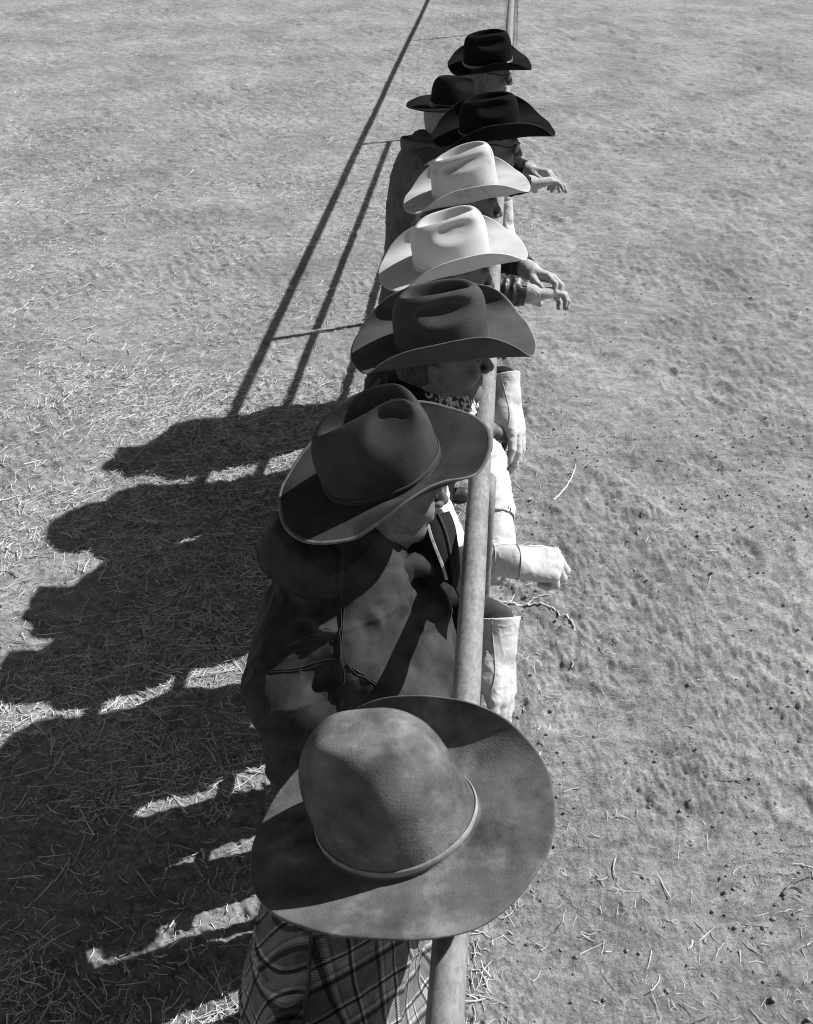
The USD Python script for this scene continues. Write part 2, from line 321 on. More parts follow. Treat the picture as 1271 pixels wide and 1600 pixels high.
def scatter_clods():
    r = np.random.default_rng(8); X, Y = [], []
    for (n, x0, x1, y0, y1) in ((6000, 0.05, 2.8, 0.9, 5.0), (4000, -2.6, 0.05, 0.9, 5), (8000, -5, 6, 5, 12)):
        x, y = r.uniform(x0, x1, n), r.uniform(y0, y1, n); k = r.uniform(0, 1, n) < np.clip(fbm(np.stack([x, y, 0 * x], -1) * 2.3, 3, 33) - 0.3, 0, 1) * 2
        X.append(x[k]); Y.append(y[k])
    x, y = np.concatenate(X), np.concatenate(Y); n = len(x); s = np.clip(r.lognormal(math.log(0.0030), 0.5, n), 0.0014, 0.007)
    protos = []
    for i in range(3):
        m = trimesh.creation.icosphere(1, 1.0); m.vertices = m.vertices * (0.65 + 0.7 * noise(m.vertices * 1.6 + 9 * i, i))[:, None]; protos.append(m)
    mt = rough_mat('clod', 0.16, 0.27, scale=6, rough=0.95)
    instancer('dirt_clods', protos, [mt] * 3, np.stack([x, y, ground_z(x, y) + s * 0.3], -1), r.integers(0, 3, n), quat_zy(r.uniform(0, 6.28, n), r.uniform(-1, 1, n), r.uniform(-1, 1, n)), np.stack([s * r.uniform(0.8, 1.4, n), s, s * r.uniform(0.5, 0.9, n)], -1), 'small crumbs of dry earth scattered over the dirt')
scatter_clods()
# single twigs one can point at
def twig(pts, r, label, forks=(), dark=False):
    P = spline([(a, b, 0) for a, b in pts], 26); rr = np.random.default_rng(int(abs(pts[0][0]) * 1000))
    P[:, 2] = ground_z(P[:, 0], P[:, 1]) + r * 0.8; P += rr.normal(0, r * 0.10, P.shape)
    t = thing('twig', label, 'twig', loc=(pts[0][0], pts[0][1], 0)); mt = straw_mats[2] if dark else rough_mat('twig_bark', 0.48, 0.66, scale=60)
    obj('stem', tube(P, np.linspace(r, r * 0.55, len(P)), 6), mt, t)
    for fk in forks:
        Q = spline([(a, b, 0) for a, b in fk], 12); Q[:, 2] = ground_z(Q[:, 0], Q[:, 1]) + r * 0.8
        obj('branch', tube(Q, np.linspace(r * 0.7, r * 0.4, 12), 6), mt, t)
twig([(0.32, 3.914), (0.366, 3.987), (0.408, 4.1), (0.434, 4.216)], 0.0045, 'pale crooked twig lying alone on the dirt in front of the rail')
twig([(0.113, 3.177), (0.176, 3.163), (0.265, 3.16), (0.326, 3.092)], 0.005, 'forked pale twig beside the white gloved fist', [[(0.2, 3.16), (0.24, 3.2), (0.29, 3.21)], [(0.13, 3.175), (0.15, 3.23)]])
twig([(0.351, 3.102), (0.37, 3.073), (0.382, 3.011)], 0.0045, 'short hooked twig below the white gloved fist')
twig([(0.94, 1.90), (0.967, 1.934), (1.031, 1.973)], 0.006, 'short dark stick at the right edge of the dirt', [[(0.96, 1.93), (0.985, 1.93), (1.0, 1.915)]], dark=True)

# ------------------------------------------------------------------ fence
pipe_mat = usdkit.material(stage, '/World/Looks/weathered_pipe', {
    'tc': ('texture_coordinate', {}), 'n': ('noise_texture', {'scale': 16, 'detail': 9, 'roughness': 0.72}), 'r': ('rgb_ramp', {'ramp': [(0.3, g(0.11)), (0.48, g(0.185)), (0.7, g(0.25))]}),
    'mp': ('mapping', {'scale': (150, 55, 150)}), 'n2': ('noise_texture', {'scale': 1.0, 'detail': 5, 'roughness': 0.75}), 'r2': ('rgb_ramp', {'ramp': [(0.34, g(0.62)), (0.5, g(1.0)), (0.68, g(1.22))]}), 'm': ('mix', {'mix_type': 'multiply', 'fac': 1.0}),
    'nb': ('noise_texture', {'scale': 420, 'detail': 5, 'roughness': 0.7}), 'b': ('bump', {'strength': 0.5, 'distance': 0.0012}),
    'p': ('principled_bsdf', {'roughness': 0.62, 'specular_ior_level': 0.3})},
    [('tc.object', 'n.vector'), ('tc.object', 'nb.vector'), ('tc.object', 'mp.vector'), ('mp.vector', 'n2.vector'), ('n.fac', 'r.fac'), ('n2.fac', 'r2.fac'), ('r.color', 'm.color1'), ('r2.color', 'm.color2'), ('m.color', 'p.base_color'), ('nb.fac', 'b.height'), ('b.normal', 'p.normal')], surface='p.BSDF')
RAIL_Z, RAIL_R = 1.42, 0.0233
def pipe(a, b, r, n=24, wob=0.0, seed=0):
    a, b = np.asarray(a, float), np.asarray(b, float); t = np.linspace(0, 1, n)[:, None]; P = a + (b - a) * t
    if wob: P = P + wob * (fbm(np.stack([t[:, 0] * 3 + seed, 0 * t[:, 0], 0 * t[:, 0]], -1), 2, seed)[:, None] - 0.5) * np.array([1, 0, 1.0])
    return tube(P, r, 20)
POSTS = [1.985, 6.10, 10.26, 15.15, 20.0]
rails_z = (1.137, 0.833, 0.51, 0.20)
def panel(y0, y1, label, mesh=False, first=False):
    t = thing('fence_panel', label, 'fence panel', None, (0, y0, 0))
    obj('top_rail', pipe((0, y0 + 0.002, RAIL_Z), (0, y1 - 0.002, RAIL_Z), RAIL_R, 40, 0.006, int(y0 + 3)), pipe_mat, t)
    if not mesh:
        for i, z in enumerate(rails_z): obj('rail', pipe((0, y0 + 0.02, z), (0, y1 - 0.02, z), 0.019, 30, 0.006, i + int(y0) + 5), pipe_mat, t)
    obj('post', pipe((0.0, y1 - 0.03, -0.05), (0.0, y1 - 0.03, RAIL_Z - 0.018), 0.019, 8), pipe_mat, t)
    if first: obj('post', pipe((0, y0 + 0.03, -0.05), (0, y0 + 0.03, RAIL_Z - 0.018), 0.019, 8), pipe_mat, t)
    if mesh:
        W = []; n = int((y1 - y0) / 0.15)
        for k in range(n + 1):
            y = y0 + (y1 - y0) * k / n; z = np.linspace(0.02, 1.36, 12)
            W.append(tube(np.stack([0.05 * np.sin(np.pi * z / 1.36) * (1 + 0.5 * math.sin(k * 1.7)) * (1 if k % 3 else -1) + 0 * z, y + 0.02 * np.sin(z * 6 + k), z], -1), 0.0013, 4))
        for k in range(9):
            z = 0.08 + k * 0.15; y = np.linspace(y0, y1, 40)
            W.append(tube(np.stack([0.028 * np.sin(y * 3 + k), y, z + 0.02 * np.sin(y * 2.3 + k)], -1), 0.0013, 4))
        m = obj('wire_mesh', cat_(W), wire_mat, t, kind='stuff')
    return t
panel(-1.2, POSTS[0], 'nearest pipe fence panel, its bare top rail passing under the round hat', first=True)
panel(POSTS[0], POSTS[1], 'pipe fence panel in front of the men in white and brown hats')
panel(POSTS[1], POSTS[2], 'pipe fence panel just beyond the last man in a black hat')
panel(POSTS[2], POSTS[3], 'farthest fence section of one pipe rail over wire netting', mesh=True)
panel(POSTS[3], POSTS[4], 'wire netting fence section beyond the top edge of the photo', mesh=True)
# the end pipe of the next panel, chained alongside the rail
t = thing('end_pipe', 'upright end pipe with rounded top standing against the front of the top rail', 'pipe', None, (0.034, 1.88, 0))
P = np.array([(0.021, 1.93, 1.365), (0.021, 1.905, 1.388), (0.021, 1.875, 1.385), (0.021, 1.852, 1.36), (0.021, 1.846, 1.25), (0.021, 1.846, 0.6), (0.021, 1.846, -0.05)])
obj('upright', tube(np.vstack([spline(P[:5], 20), P[5:]]), 0.0145, 14), pipe_mat, t)
obj('weld', pipe((0.012, 1.90, 1.38), (0.021, 1.90, 1.382), 0.013, 4), pipe_mat, t)

# ------------------------------------------------------------------ hats
HAT = dict(a=0.109, b=0.088, hc=0.128, taper=0.05, ty=0.34, ex=0.38, lean=0.0, A=0.205, B=0.185, xs=0.0, y0=0.096, Rn=0.045, Rf=0.042, tn=74, tf=88, df=0.9, db=0.9, rise=0.0,
           crease=(0.044, 0.033, 0.088, 0.0), dent=(0.021, 0.052, 0.020, 0.77, 0.008), nphi=176, seed=0, lump=0.006, endtaper=0.12, fcf=0.6, fcn=0.1, nf=2.7, nbk=2.25)
def crown_pts(H, tau, phi):
    """an oval wall that leans in at the sides, a narrow top with a sunk oval crease and a dent on either side"""
    rr, zc = np.cos(tau) ** H['ex'], np.sin(tau) ** H['ex']
    x = rr * H['a'] * (1 - H['taper'] * zc) * np.cos(phi) + H['lean'] * zc; y = rr * H['b'] * (1 - H['ty'] * zc ** 2.2) * np.sin(phi)
    z = H['hc'] * zc * (1 + H['rise'] * x / H['a']); zr = z / H['hc']
    d, wy, lx, x0 = H['crease']
    q = np.sqrt(((x - x0) / lx) ** 2 + (y / wy) ** 2)
    z = z - d * (1 - ss(0.30, 1.0, q)) * ss(0.45, 0.8, zr)
    dd, dx, dz, z0, xd = H['dent']
    e = ((x - xd) / dx) ** 2 + ((zr - z0 - H['rise'] * x / H['a']) * H['hc'] / dz) ** 2
    w = np.exp(-(e ** 1.7)) * ss(0.2, 0.6, np.abs(y) / H['b'])
    y = y - np.sign(y) * dd * w
    return np.stack([x, y, z], -1)
def brim_bend(H, P):
    x, y, z = P[..., 0], P[..., 1], P[..., 2]; far = y > 0
    Rb = np.where(far, H['Rf'], H['Rn']); tm = np.radians(np.where(far, H['tf'], H['tn'])) * (1 - H['endtaper'] * np.clip(np.abs(x) / H['A'], 0, 1) ** 2) * np.clip(1 + np.where(far, H['fcf'], H['fcn']) * x / H['A'], 0.12, 2.7)
    yy = np.maximum(np.abs(y) - H['y0'], 0); an = np.minimum(yy / Rb, tm); ex = np.maximum(yy - Rb * tm, 0)
    yn = np.minimum(np.abs(y), H['y0']) + Rb * np.sin(an) + ex * np.cos(an)
    zn = z + Rb * (1 - np.cos(an)) + ex * np.sin(an)
    zn = zn - H['df'] * np.maximum(x - H['a'] * 0.8, 0) ** 2 * 2 - H['db'] * np.maximum(-x - H['a'] * 0.8, 0) ** 2 * 2
    return np.stack([x, np.sign(y) * yn, zn], -1)
def make_hat(H, M):
    """returns felt, brim edge curve + normals, band curve + normals in world space"""
    n = H['nphi']; phi = np.arange(n) * 2 * np.pi / n
    td = np.linspace(0, np.pi / 2, 2000); c = np.stack([H['b'] * np.cos(td) ** H['ex'], H['hc'] * np.sin(td) ** H['ex']], -1)
    s = np.r_[0, np.cumsum(np.linalg.norm(np.diff(c, axis=0), axis=1))]; tau = np.interp(np.linspace(0, s[-1] * 0.995, 58), s, td); tau[0] = 0
    crown = crown_pts(H, tau[:, None], phi[None, :])
    nb = 34; r = np.linspace(1, 0, nb)[:, None] ** 1.0                  # outer edge first
    base = crown[0][None]; c, sn = np.cos(phi), np.sin(phi); ne = 2 / np.where(c > 0, H['nf'], H['nbk']); rad = (np.abs(c) ** (2 / ne) + np.abs(sn) ** (2 / ne)) ** (-ne / 2); out = np.stack([H['A'] * rad * c + H['xs'], H['B'] * rad * sn, 0 * phi], -1)[None]
    flat = base * (1 - r[..., None]) + out * r[..., None]
    brim = brim_bend(H, flat)
    rows = np.concatenate([brim[:-1], crown], 0)
    q = rows.reshape(-1, 3); wv = np.stack([fbm(q * 9 + H['seed'] * 3.1, 2, k + H['seed']) - 0.5 for k in range(3)], -1) * H['lump'] * 2
    rows = (q + wv).reshape(rows.shape)
    top = rows[-1].mean(0); V = np.vstack([rows.reshape(-1, 3), top]); nr = len(rows)
    F = np.vstack([grid_faces(nr, n, True), np.stack([(nr - 1) * n + np.arange(n), (nr - 1) * n + (np.arange(n) + 1) % n, np.full(n, nr * n)], -1)])
    nv = vnorm(trimesh.Trimesh(V, F, process=False)); th = 0.0032
    N = len(V); W = V - nv * th; j = np.arange(n); j2 = (j + 1) % n
    E = np.vstack([np.stack([j, N + j2, j2], -1), np.stack([j, N + j, N + j2], -1)])
    W2 = np.vstack([V, W]) @ M[:3, :3].T + M[:3, 3]
    m = trimesh.Trimesh(W2, np.vstack([F, F[:, ::-1] + N, E]), process=False)
    if m.volume < 0: m.faces = m.faces[:, ::-1]
    tr = lambda P: P @ M[:3, :3].T + M[:3, 3]
    edge = V[:n] - nv[:n] * th / 2
    def ring(zb, lift, k=1):
        tt = math.asin(min(1, (zb / H['hc'])) ** (1 / H['ex'])); P = crown_pts(H, np.full(n, tt), phi); Q = P + np.stack([fbm(P * 9 + H['seed'] * 3.1, 2, a + H['seed']) - 0.5 for a in range(3)], -1) * H['lump'] * 2
        d = np.stack([np.cos(phi) / H['a'], np.sin(phi) / H['b'], 0 * phi], -1); d /= np.linalg.norm(d, axis=1, keepdims=True)
        return tr(Q + d * lift), d @ M[:3, :3].T
    return m, (tr(edge), nv[:n] @ M[:3, :3].T), ring
def place(pos, R): M = np.eye(4); M[:3, :3] = R; M[:3, 3] = pos; return M

# ------------------------------------------------------------------ people
def head_shape(C, R, neck_to, ears=True, build=1.0):
    L = lambda *p: C + R @ np.array(p); S = Shape()
    S.add(ell(L(-0.012, 0, 0.022), (0.097, 0.077, 0.095), R), 0.01)
    S.add(ell(L(0.028, 0, -0.040), (0.064, 0.060, 0.080), R), 0.03)
    for s in (-1, 1):
        S.add(rc(L(0.000, s * 0.050, -0.062), L(0.070, s * 0.018, -0.098), 0.022, 0.016), 0.022)      # jaw
        S.add(ell(L(0.066, s * 0.040, -0.028), (0.022, 0.024, 0.020), R), 0.02)                           # cheek
    S.add(ell(L(0.078, 0, -0.098), (0.020, 0.024, 0.020), R), 0.018)                                      # chin
    S.add(rc(L(0.086, -0.036, 0.022), L(0.086, 0.036, 0.022), 0.013, 0.013), 0.014)                       # brow
    for s in (-1, 1):
        S.sub(ell(L(0.103, s * 0.031, 0.003), (0.018, 0.019, 0.013), R), 0.010)                           # eye socket
        S.add(ell(L(0.079, s * 0.031, 0.003), (0.0125, 0.0135, 0.0105), R), 0.003)                        # lidded eye
        S.add(rc(L(0.090, s * 0.020, 0.0075), L(0.087, s * 0.044, 0.0065), 0.0035, 0.003), 0.004)
    S.add(rc(L(0.092, 0, 0.012), L(0.114, 0, -0.030), 0.0085, 0.0115), 0.012)                             # nose
    for s in (-1, 1): S.add(ell(L(0.103, s * 0.012, -0.034), (0.010, 0.008, 0.008), R), 0.006)
    S.add(rc(L(0.088, -0.020, -0.060), L(0.088, 0.020, -0.060), 0.008, 0.008), 0.010)                     # mouth
    S.add(rc(L(0.094, -0.014, -0.0555), L(0.094, 0.014, -0.0555), 0.0050, 0.0050), 0.004)
    S.add(rc(L(0.093, -0.013, -0.0665), L(0.093, 0.013, -0.0665), 0.0055, 0.0055), 0.004)
    S.sub(rc(L(0.103, -0.022, -0.0610), L(0.103, 0.022, -0.0610), 0.0016, 0.0016), 0.002)
    nt = np.asarray(neck_to, float)
    S.add(rc(L(-0.022, 0, -0.050), nt, 0.060 * build, 0.063 * build), 0.022)
    S.add(rc(L(0.030, 0, -0.085), nt + R @ np.array([0.045, 0, 0.01]), 0.032, 0.036), 0.03)
    if ears:
        for s in (-1, 1):
            Re = R @ rot(0, -14, 0) @ rot(s * 28)
            S.add(ell(L(-0.012, s * 0.082, -0.008), (0.019, 0.008, 0.033), Re), 0.006)
            S.sub(ell(L(-0.006, s * 0.094, -0.004), (0.011, 0.009, 0.020), Re), 0.004)
            S.add(ell(L(-0.001, s * 0.082, -0.012), (0.006, 0.005, 0.009), Re), 0.004)
            S.add(ell(L(-0.006, s * 0.080, -0.036), (0.009, 0.006, 0.010), Re), 0.005)
    return S
def ik(S, W, pole, l1=0.30, l2=0.265):
    S, W = np.asarray(S, float), np.asarray(W, float); d = W - S; L = np.linalg.norm(d)
    if L > (l1 + l2) * 0.995: l1, l2 = l1 * L / (l1 + l2) * 1.01, l2 * L / (l1 + l2) * 1.01
    u = d / L; x = (l1 ** 2 - l2 ** 2 + L ** 2) / (2 * L); h = math.sqrt(max(l1 ** 2 - x ** 2, 0)); p = np.asarray(pole, float); p = nrm(p - u * (p @ u))
    return S + u * x + p * h
def hand_shape(W, u, n, thumb_side, curl=(0.5, 0.6, 0.5), thumb=(0.6, 0.2), fat=1.0, spread=0.05, sc=1.0, arm_dir=None, per=(0, 0, 0, 0), wl=0.05):
    """W wrist, u towards the fingers, n the back of the hand, thumb_side +1 / -1 along cross(n, u)"""
    u = nrm(u); n = nrm(np.asarray(n, float) - u * (np.asarray(n, float) @ u)); s = np.cross(n, u) * thumb_side; S = Shape()
    L = lambda a, b, c: W + sc * (a * u + b * s + c * n)
    kn = [(0.093, 0.031, 0.004), (0.097, 0.010, 0.007), (0.092, -0.011, 0.005), (0.083, -0.030, 0.0)]
    ln = [(0.043, 0.026, 0.021), (0.048, 0.030, 0.022), (0.044, 0.028, 0.022), (0.034, 0.021, 0.019)]
    for i, (k, l) in enumerate(zip(kn, ln)):
        S.add(rc(L(0.004, k[1] * 0.72, 0), L(*k), 0.0165 * fat, 0.0125 * fat), 0.010)
    S.add(ell(L(0.05, 0, -0.006), np.array((0.046, 0.036, 0.013)) * fat * sc, np.stack([u, s, n], 1)), 0.012)
    S.add(ell(L(0.032, 0.022, -0.012), np.array((0.030, 0.017, 0.016)) * fat * sc, np.stack([u, s, n], 1)), 0.012)
    for i, (k, l) in enumerate(zip(kn, ln)):
        p = L(*k); a = 0.0; sp = spread * (1.5 - i)
        for j in range(3):
            a += curl[j] + per[i] * (0.6 if j else 1.0)
            d = math.cos(a) * u - math.sin(a) * n + sp * s * math.cos(a); d = nrm(d); q = p + d * l[j] * sc
            S.add(rc(p, q, (0.0107 - 0.0011 * j) * fat * (0.88 if i == 3 else 1), (0.0097 - 0.0011 * j) * fat * (0.88 if i == 3 else 1)), 0.0032 if j == 0 else 0.002); p = q
    t0 = L(0.018, 0.026, -0.010); ab, fl = thumb
    d1 = nrm(math.cos(ab) * u + math.sin(ab) * s - 0.30 * n); t1 = t0 + d1 * 0.042 * sc
    d2 = nrm(math.cos(ab - fl) * u + math.sin(ab - fl) * s - 0.28 * n); t2 = t1 + d2 * 0.033 * sc
    d3 = nrm(math.cos(ab - 1.7 * fl) * u + math.sin(ab - 1.7 * fl) * s - 0.25 * n); t3 = t2 + d3 * 0.024 * sc
    S.add(rc(t0, t1, 0.0155 * fat, 0.0125 * fat), 0.010); S.add(rc(t1, t2, 0.0125 * fat, 0.0108 * fat), 0.004); S.add(rc(t2, t3, 0.0108 * fat, 0.0090 * fat), 0.002)
    ad = nrm(arm_dir) if arm_dir is not None else -u
    for b in (-0.011, 0.011): S.add(rc(L(0.010, b, 0), L(0, b * 0.9, 0) + ad * wl, 0.019 * fat, 0.0225 * fat), 0.012)
    return S, dict(L=L, u=u, s=s, n=n, ad=ad, tip=L(0.1, 0, 0))
def glove_shape(*a, cuff=0.07, flare=0.045, **k):
    k.setdefault('fat', 1.16); k.setdefault('wl', cuff * 0.2); S, D = hand_shape(*a, **k); W = a[0]; ad = D['ad']
    S.add(cone_cut(W + ad * 0.0, W + ad * cuff, 0.034, flare, 0), 0.016)
    return S, D
def bounds_of(pts, m): pts = np.asarray(pts); return pts.min(0) - m, pts.max(0) + m

def folds(P, amp, seed, stretch=((1, 0, 0), (0, 1, 0), (0, 0, 1)), s=14):
    """sparse sharp creases over a soft unevenness"""
    Q = np.asarray(P) @ np.asarray(stretch, float).T * s; w = np.stack([fbm(Q * 0.4 + 5, 2, seed + 5), fbm(Q * 0.4 + 11, 2, seed + 6), fbm(Q * 0.4 + 17, 2, seed + 7)], -1) * 1.6
    r = 1 - np.abs(2 * fbm(Q + w, 2, seed) - 1); r2 = 1 - np.abs(2 * fbm(Q * 1.9 + w * 1.5 + 9, 2, seed + 2) - 1)
    return amp * (1.5 * r ** 9 - 0.4 + 0.6 * r2 ** 10 + 0.8 * (fbm(Q * 0.7 + 31, 2, seed + 4) - 0.5) + 0.25 * (fbm(np.asarray(P) * 60, 2, seed + 3) - 0.5))
def near_line(V, pts):
    """distance of the points to a polyline"""
    d = np.full(len(V), 1e3); pts = np.asarray(pts, float)
    for a, b in zip(pts[:-1], pts[1:]):
        ba = b - a; t = np.clip((V - a) @ ba / (ba @ ba), 0, 1); d = np.minimum(d, np.linalg.norm(V - a - t[:, None] * ba, axis=1))
    return d

def garment(D, spec, seed, h):
    """torso + sleeves of a shirt or jacket"""
    S = Shape(); P0, P1, sp, lat, fo = D['pelvis'], D['neck'], D['spine'], D['lat'], D['fwd']; b = spec.get('bulk', 1.0)
    R = np.stack([fo, lat, sp], 1); L = D['torso']
    S.add(ell(P0 + sp * L * 0.66 - fo * 0.012, np.array((0.128, 0.185 * spec.get('wide', 1), 0.27)) * b, R), 0.02)
    S.add(ell(P0 + sp * L * 0.22, np.array((0.125, 0.170 * spec.get('wide', 1), 0.22)) * b, R), 0.06)
    S.add(rc(D['sh'][0], D['sh'][1], 0.070 * b, 0.070 * b), 0.06)
    S.add(rc(P1 - sp * 0.06 - lat * 0.05, P1 - sp * 0.06 + lat * 0.05, spec.get('neckr', 0.075) * b, spec.get('neckr', 0.075) * b), 0.05)
    hemp = P0 - sp * spec.get('hem', 0.20)
    S.add(ell(P0 - sp * 0.10, np.array((0.135, 0.19 * spec.get('wide', 1), 0.20)) * b, R), 0.05)
    S.cut(lambda P: -(P - hemp) @ sp, 0.002)
    for i in (0, 1):
        s, e, w = D['sh'][i], D['el'][i], D['swr'][i]; c = spec['cuffs'][i]; end = e + (w - e) * c
        S.add(rc(s, e, 0.068 * b, 0.056 * b), 0.035)
        S.add(cone_cut(e, end, 0.056 * b, spec.get('cuffr', 0.043)), 0.018)
        if np.linalg.norm(D['wr'][i] - w) > 0.01: S.add(rc(w - (D['wr'][i] - w) * 0.05, w + (D['wr'][i] - w) * 0.35, 0.038, 0.030), 0.008)
    if spec.get('extra'): spec['extra'](S, D)
    pts = [P0, P1] + D['sh'] + D['el'] + D['wr']; lo, hi = bounds_of(pts, 0.24)
    m = nets(S, lo, hi, h)
    V = np.asarray(m.vertices).copy(); amp = spec.get('fold', 0.005); spec['rest'] = V
    # folds run across the sleeves and diagonally over the back
    d = folds(V, amp, seed, ((0.55, 0.25, 0.3), (0.9, -0.6, 0.35), (-0.3, 0.3, 0.9)), spec.get('fs', 13))
    for i in (0, 1):
        e, w, s = D['el'][i], D['wr'][i], D['sh'][i]
        for a, bb in ((e, w), (s, e)):
            ax = nrm(bb - a); t = (V - a) @ ax; rad = np.linalg.norm(V - a - t[:, None] * ax, axis=1); k = ss(0.16, 0.07, rad) * ss(-0.03, 0.02, t) * ss(np.linalg.norm(bb - a) + 0.03, np.linalg.norm(bb - a) - 0.01, t)
            ring = np.abs(2 * fbm(np.stack([t * 30 + 3 * i, np.arctan2((V - a) @ lat, (V - a) @ np.cross(ax, lat)) * 0.9, 0 * t], -1), 3, seed + 40 + i) - 1)
            d = d * (1 - 0.6 * k) + k * amp * spec.get('ring', 1.0) * (1.6 * (1 - ring) ** 3 - 0.5)
    for i in (0, 1):                                                  # cuffs end cleanly
        e, w = D['el'][i], D['swr'][i]; end = e + (w - e) * spec['cuffs'][i]; ax = nrm(w - e); q = V - end; t = q @ ax; d = d * (1 - ss(0.035, 0.012, np.abs(t)) * (np.linalg.norm(q - t[:, None] * ax, axis=1) < 0.08))
    for pts, am, wd in spec.get('ridges', ()): d = d + am * np.exp(-(near_line(V, pts) / wd) ** 2)
    if spec.get('post'): d = d + spec['post'](V, D)
    m = displace(m, d)
    return m, S
def body_frame(p):
    R = rot(*p['rot']); hat = np.asarray(p['hat'], float); D = {}
    D['R'] = rot(*p.get('hrot', p['rot'])); D['hat'] = hat; D['HR'] = R; D['head'] = hat + R @ np.array([-0.004, 0, -0.046])
    D['neck'] = np.asarray(p.get('neck', D['head'] + np.array([-0.075, 0, -0.165])), float)
    y = math.radians(p.get('byaw', p['rot'][0] * 0.5)); fo = np.array([math.cos(y), math.sin(y), 0]); lat = np.array([-math.sin(y), math.cos(y), 0])
    D['pelvis'] = np.asarray(p.get('pelvis', D['neck'] + np.array([-0.16, 0, -0.50])), float)
    sp = nrm(D['neck'] - D['pelvis']); D['torso'] = np.linalg.norm(D['neck'] - D['pelvis']); fo = nrm(fo - sp * (fo @ sp)); lat = np.cross(sp, fo)
    D['spine'], D['lat'], D['fwd'] = sp, lat, fo
    hw = p.get('halfw', 0.195); sc = D['neck'] - sp * 0.065 + fo * 0.01
    D['sh'] = [np.asarray(q, float) for q in p['sh']] if 'sh' in p else [sc - lat * hw, sc + lat * hw]                       # right (-y), left (+y)
    D['wr'] = [np.asarray(a['w'], float) for a in p['arms']]
    D['swr'] = [w - nrm(a['u']) * a.get('cuff', 0.07) * 0.75 if a.get('straight') else w for w, a in zip(D['wr'], p['arms'])]
    D['el'] = [np.asarray(a['e'], float) if 'e' in a else ik(D['sh'][i], D['wr'][i], a.get('pole', (-0.5, -0.5 if i == 0 else 0.5, -0.8))) for i, a in enumerate(p['arms'])]
    return D
def mesh_point(prim, Q, lift=0.0009):
    """the nearest points of a built mesh"""
    from scipy.spatial import cKDTree
    me = UsdGeom.Mesh(prim.GetPrim() if hasattr(prim, 'GetPrim') else prim); o = ORIGIN['/'.join(str(me.GetPath()).split('/')[:3])]
    V = np.array(me.GetPointsAttr().Get(), float) + o; n = np.array(me.GetNormalsAttr().Get(), float); T = cKDTree(V)
    _, i = T.query(Q, k=6); P = V[i].mean(1) + n[i].mean(1) * lift
    for _ in range(8): P[1:-1] = (P[:-2] + 2 * P[1:-1] + P[2:]) / 4
    return P
def collar_sheet(D, prof, a0, a1, th, n=60, fold=0.004, seed=0, tiltf=0.0, cen=None, ls=0.95):
    """cloth standing round the neck; prof(t, angle) -> (radius, height); angle 0 in front, positive to the left"""
    an = np.radians(np.linspace(a0, a1, n)); ts = np.linspace(0, 1, 16); V = np.zeros((len(ts), n, 3)); c = D['neck'] if cen is None else cen
    for i, t in enumerate(ts):
        r, z = prof(t, an); V[i] = c + (np.cos(an) * r)[:, None] * D['fwd'] + (np.sin(an) * r * ls)[:, None] * D['lat'] + (z - tiltf * np.cos(an) * r)[:, None] * D['spine']
    q = V.reshape(-1, 3); V = (q + (np.stack([fbm(q * 22, 3, seed + k) - 0.5 for k in range(3)], -1)) * fold * 2).reshape(V.shape)
    return sheet(V, th)

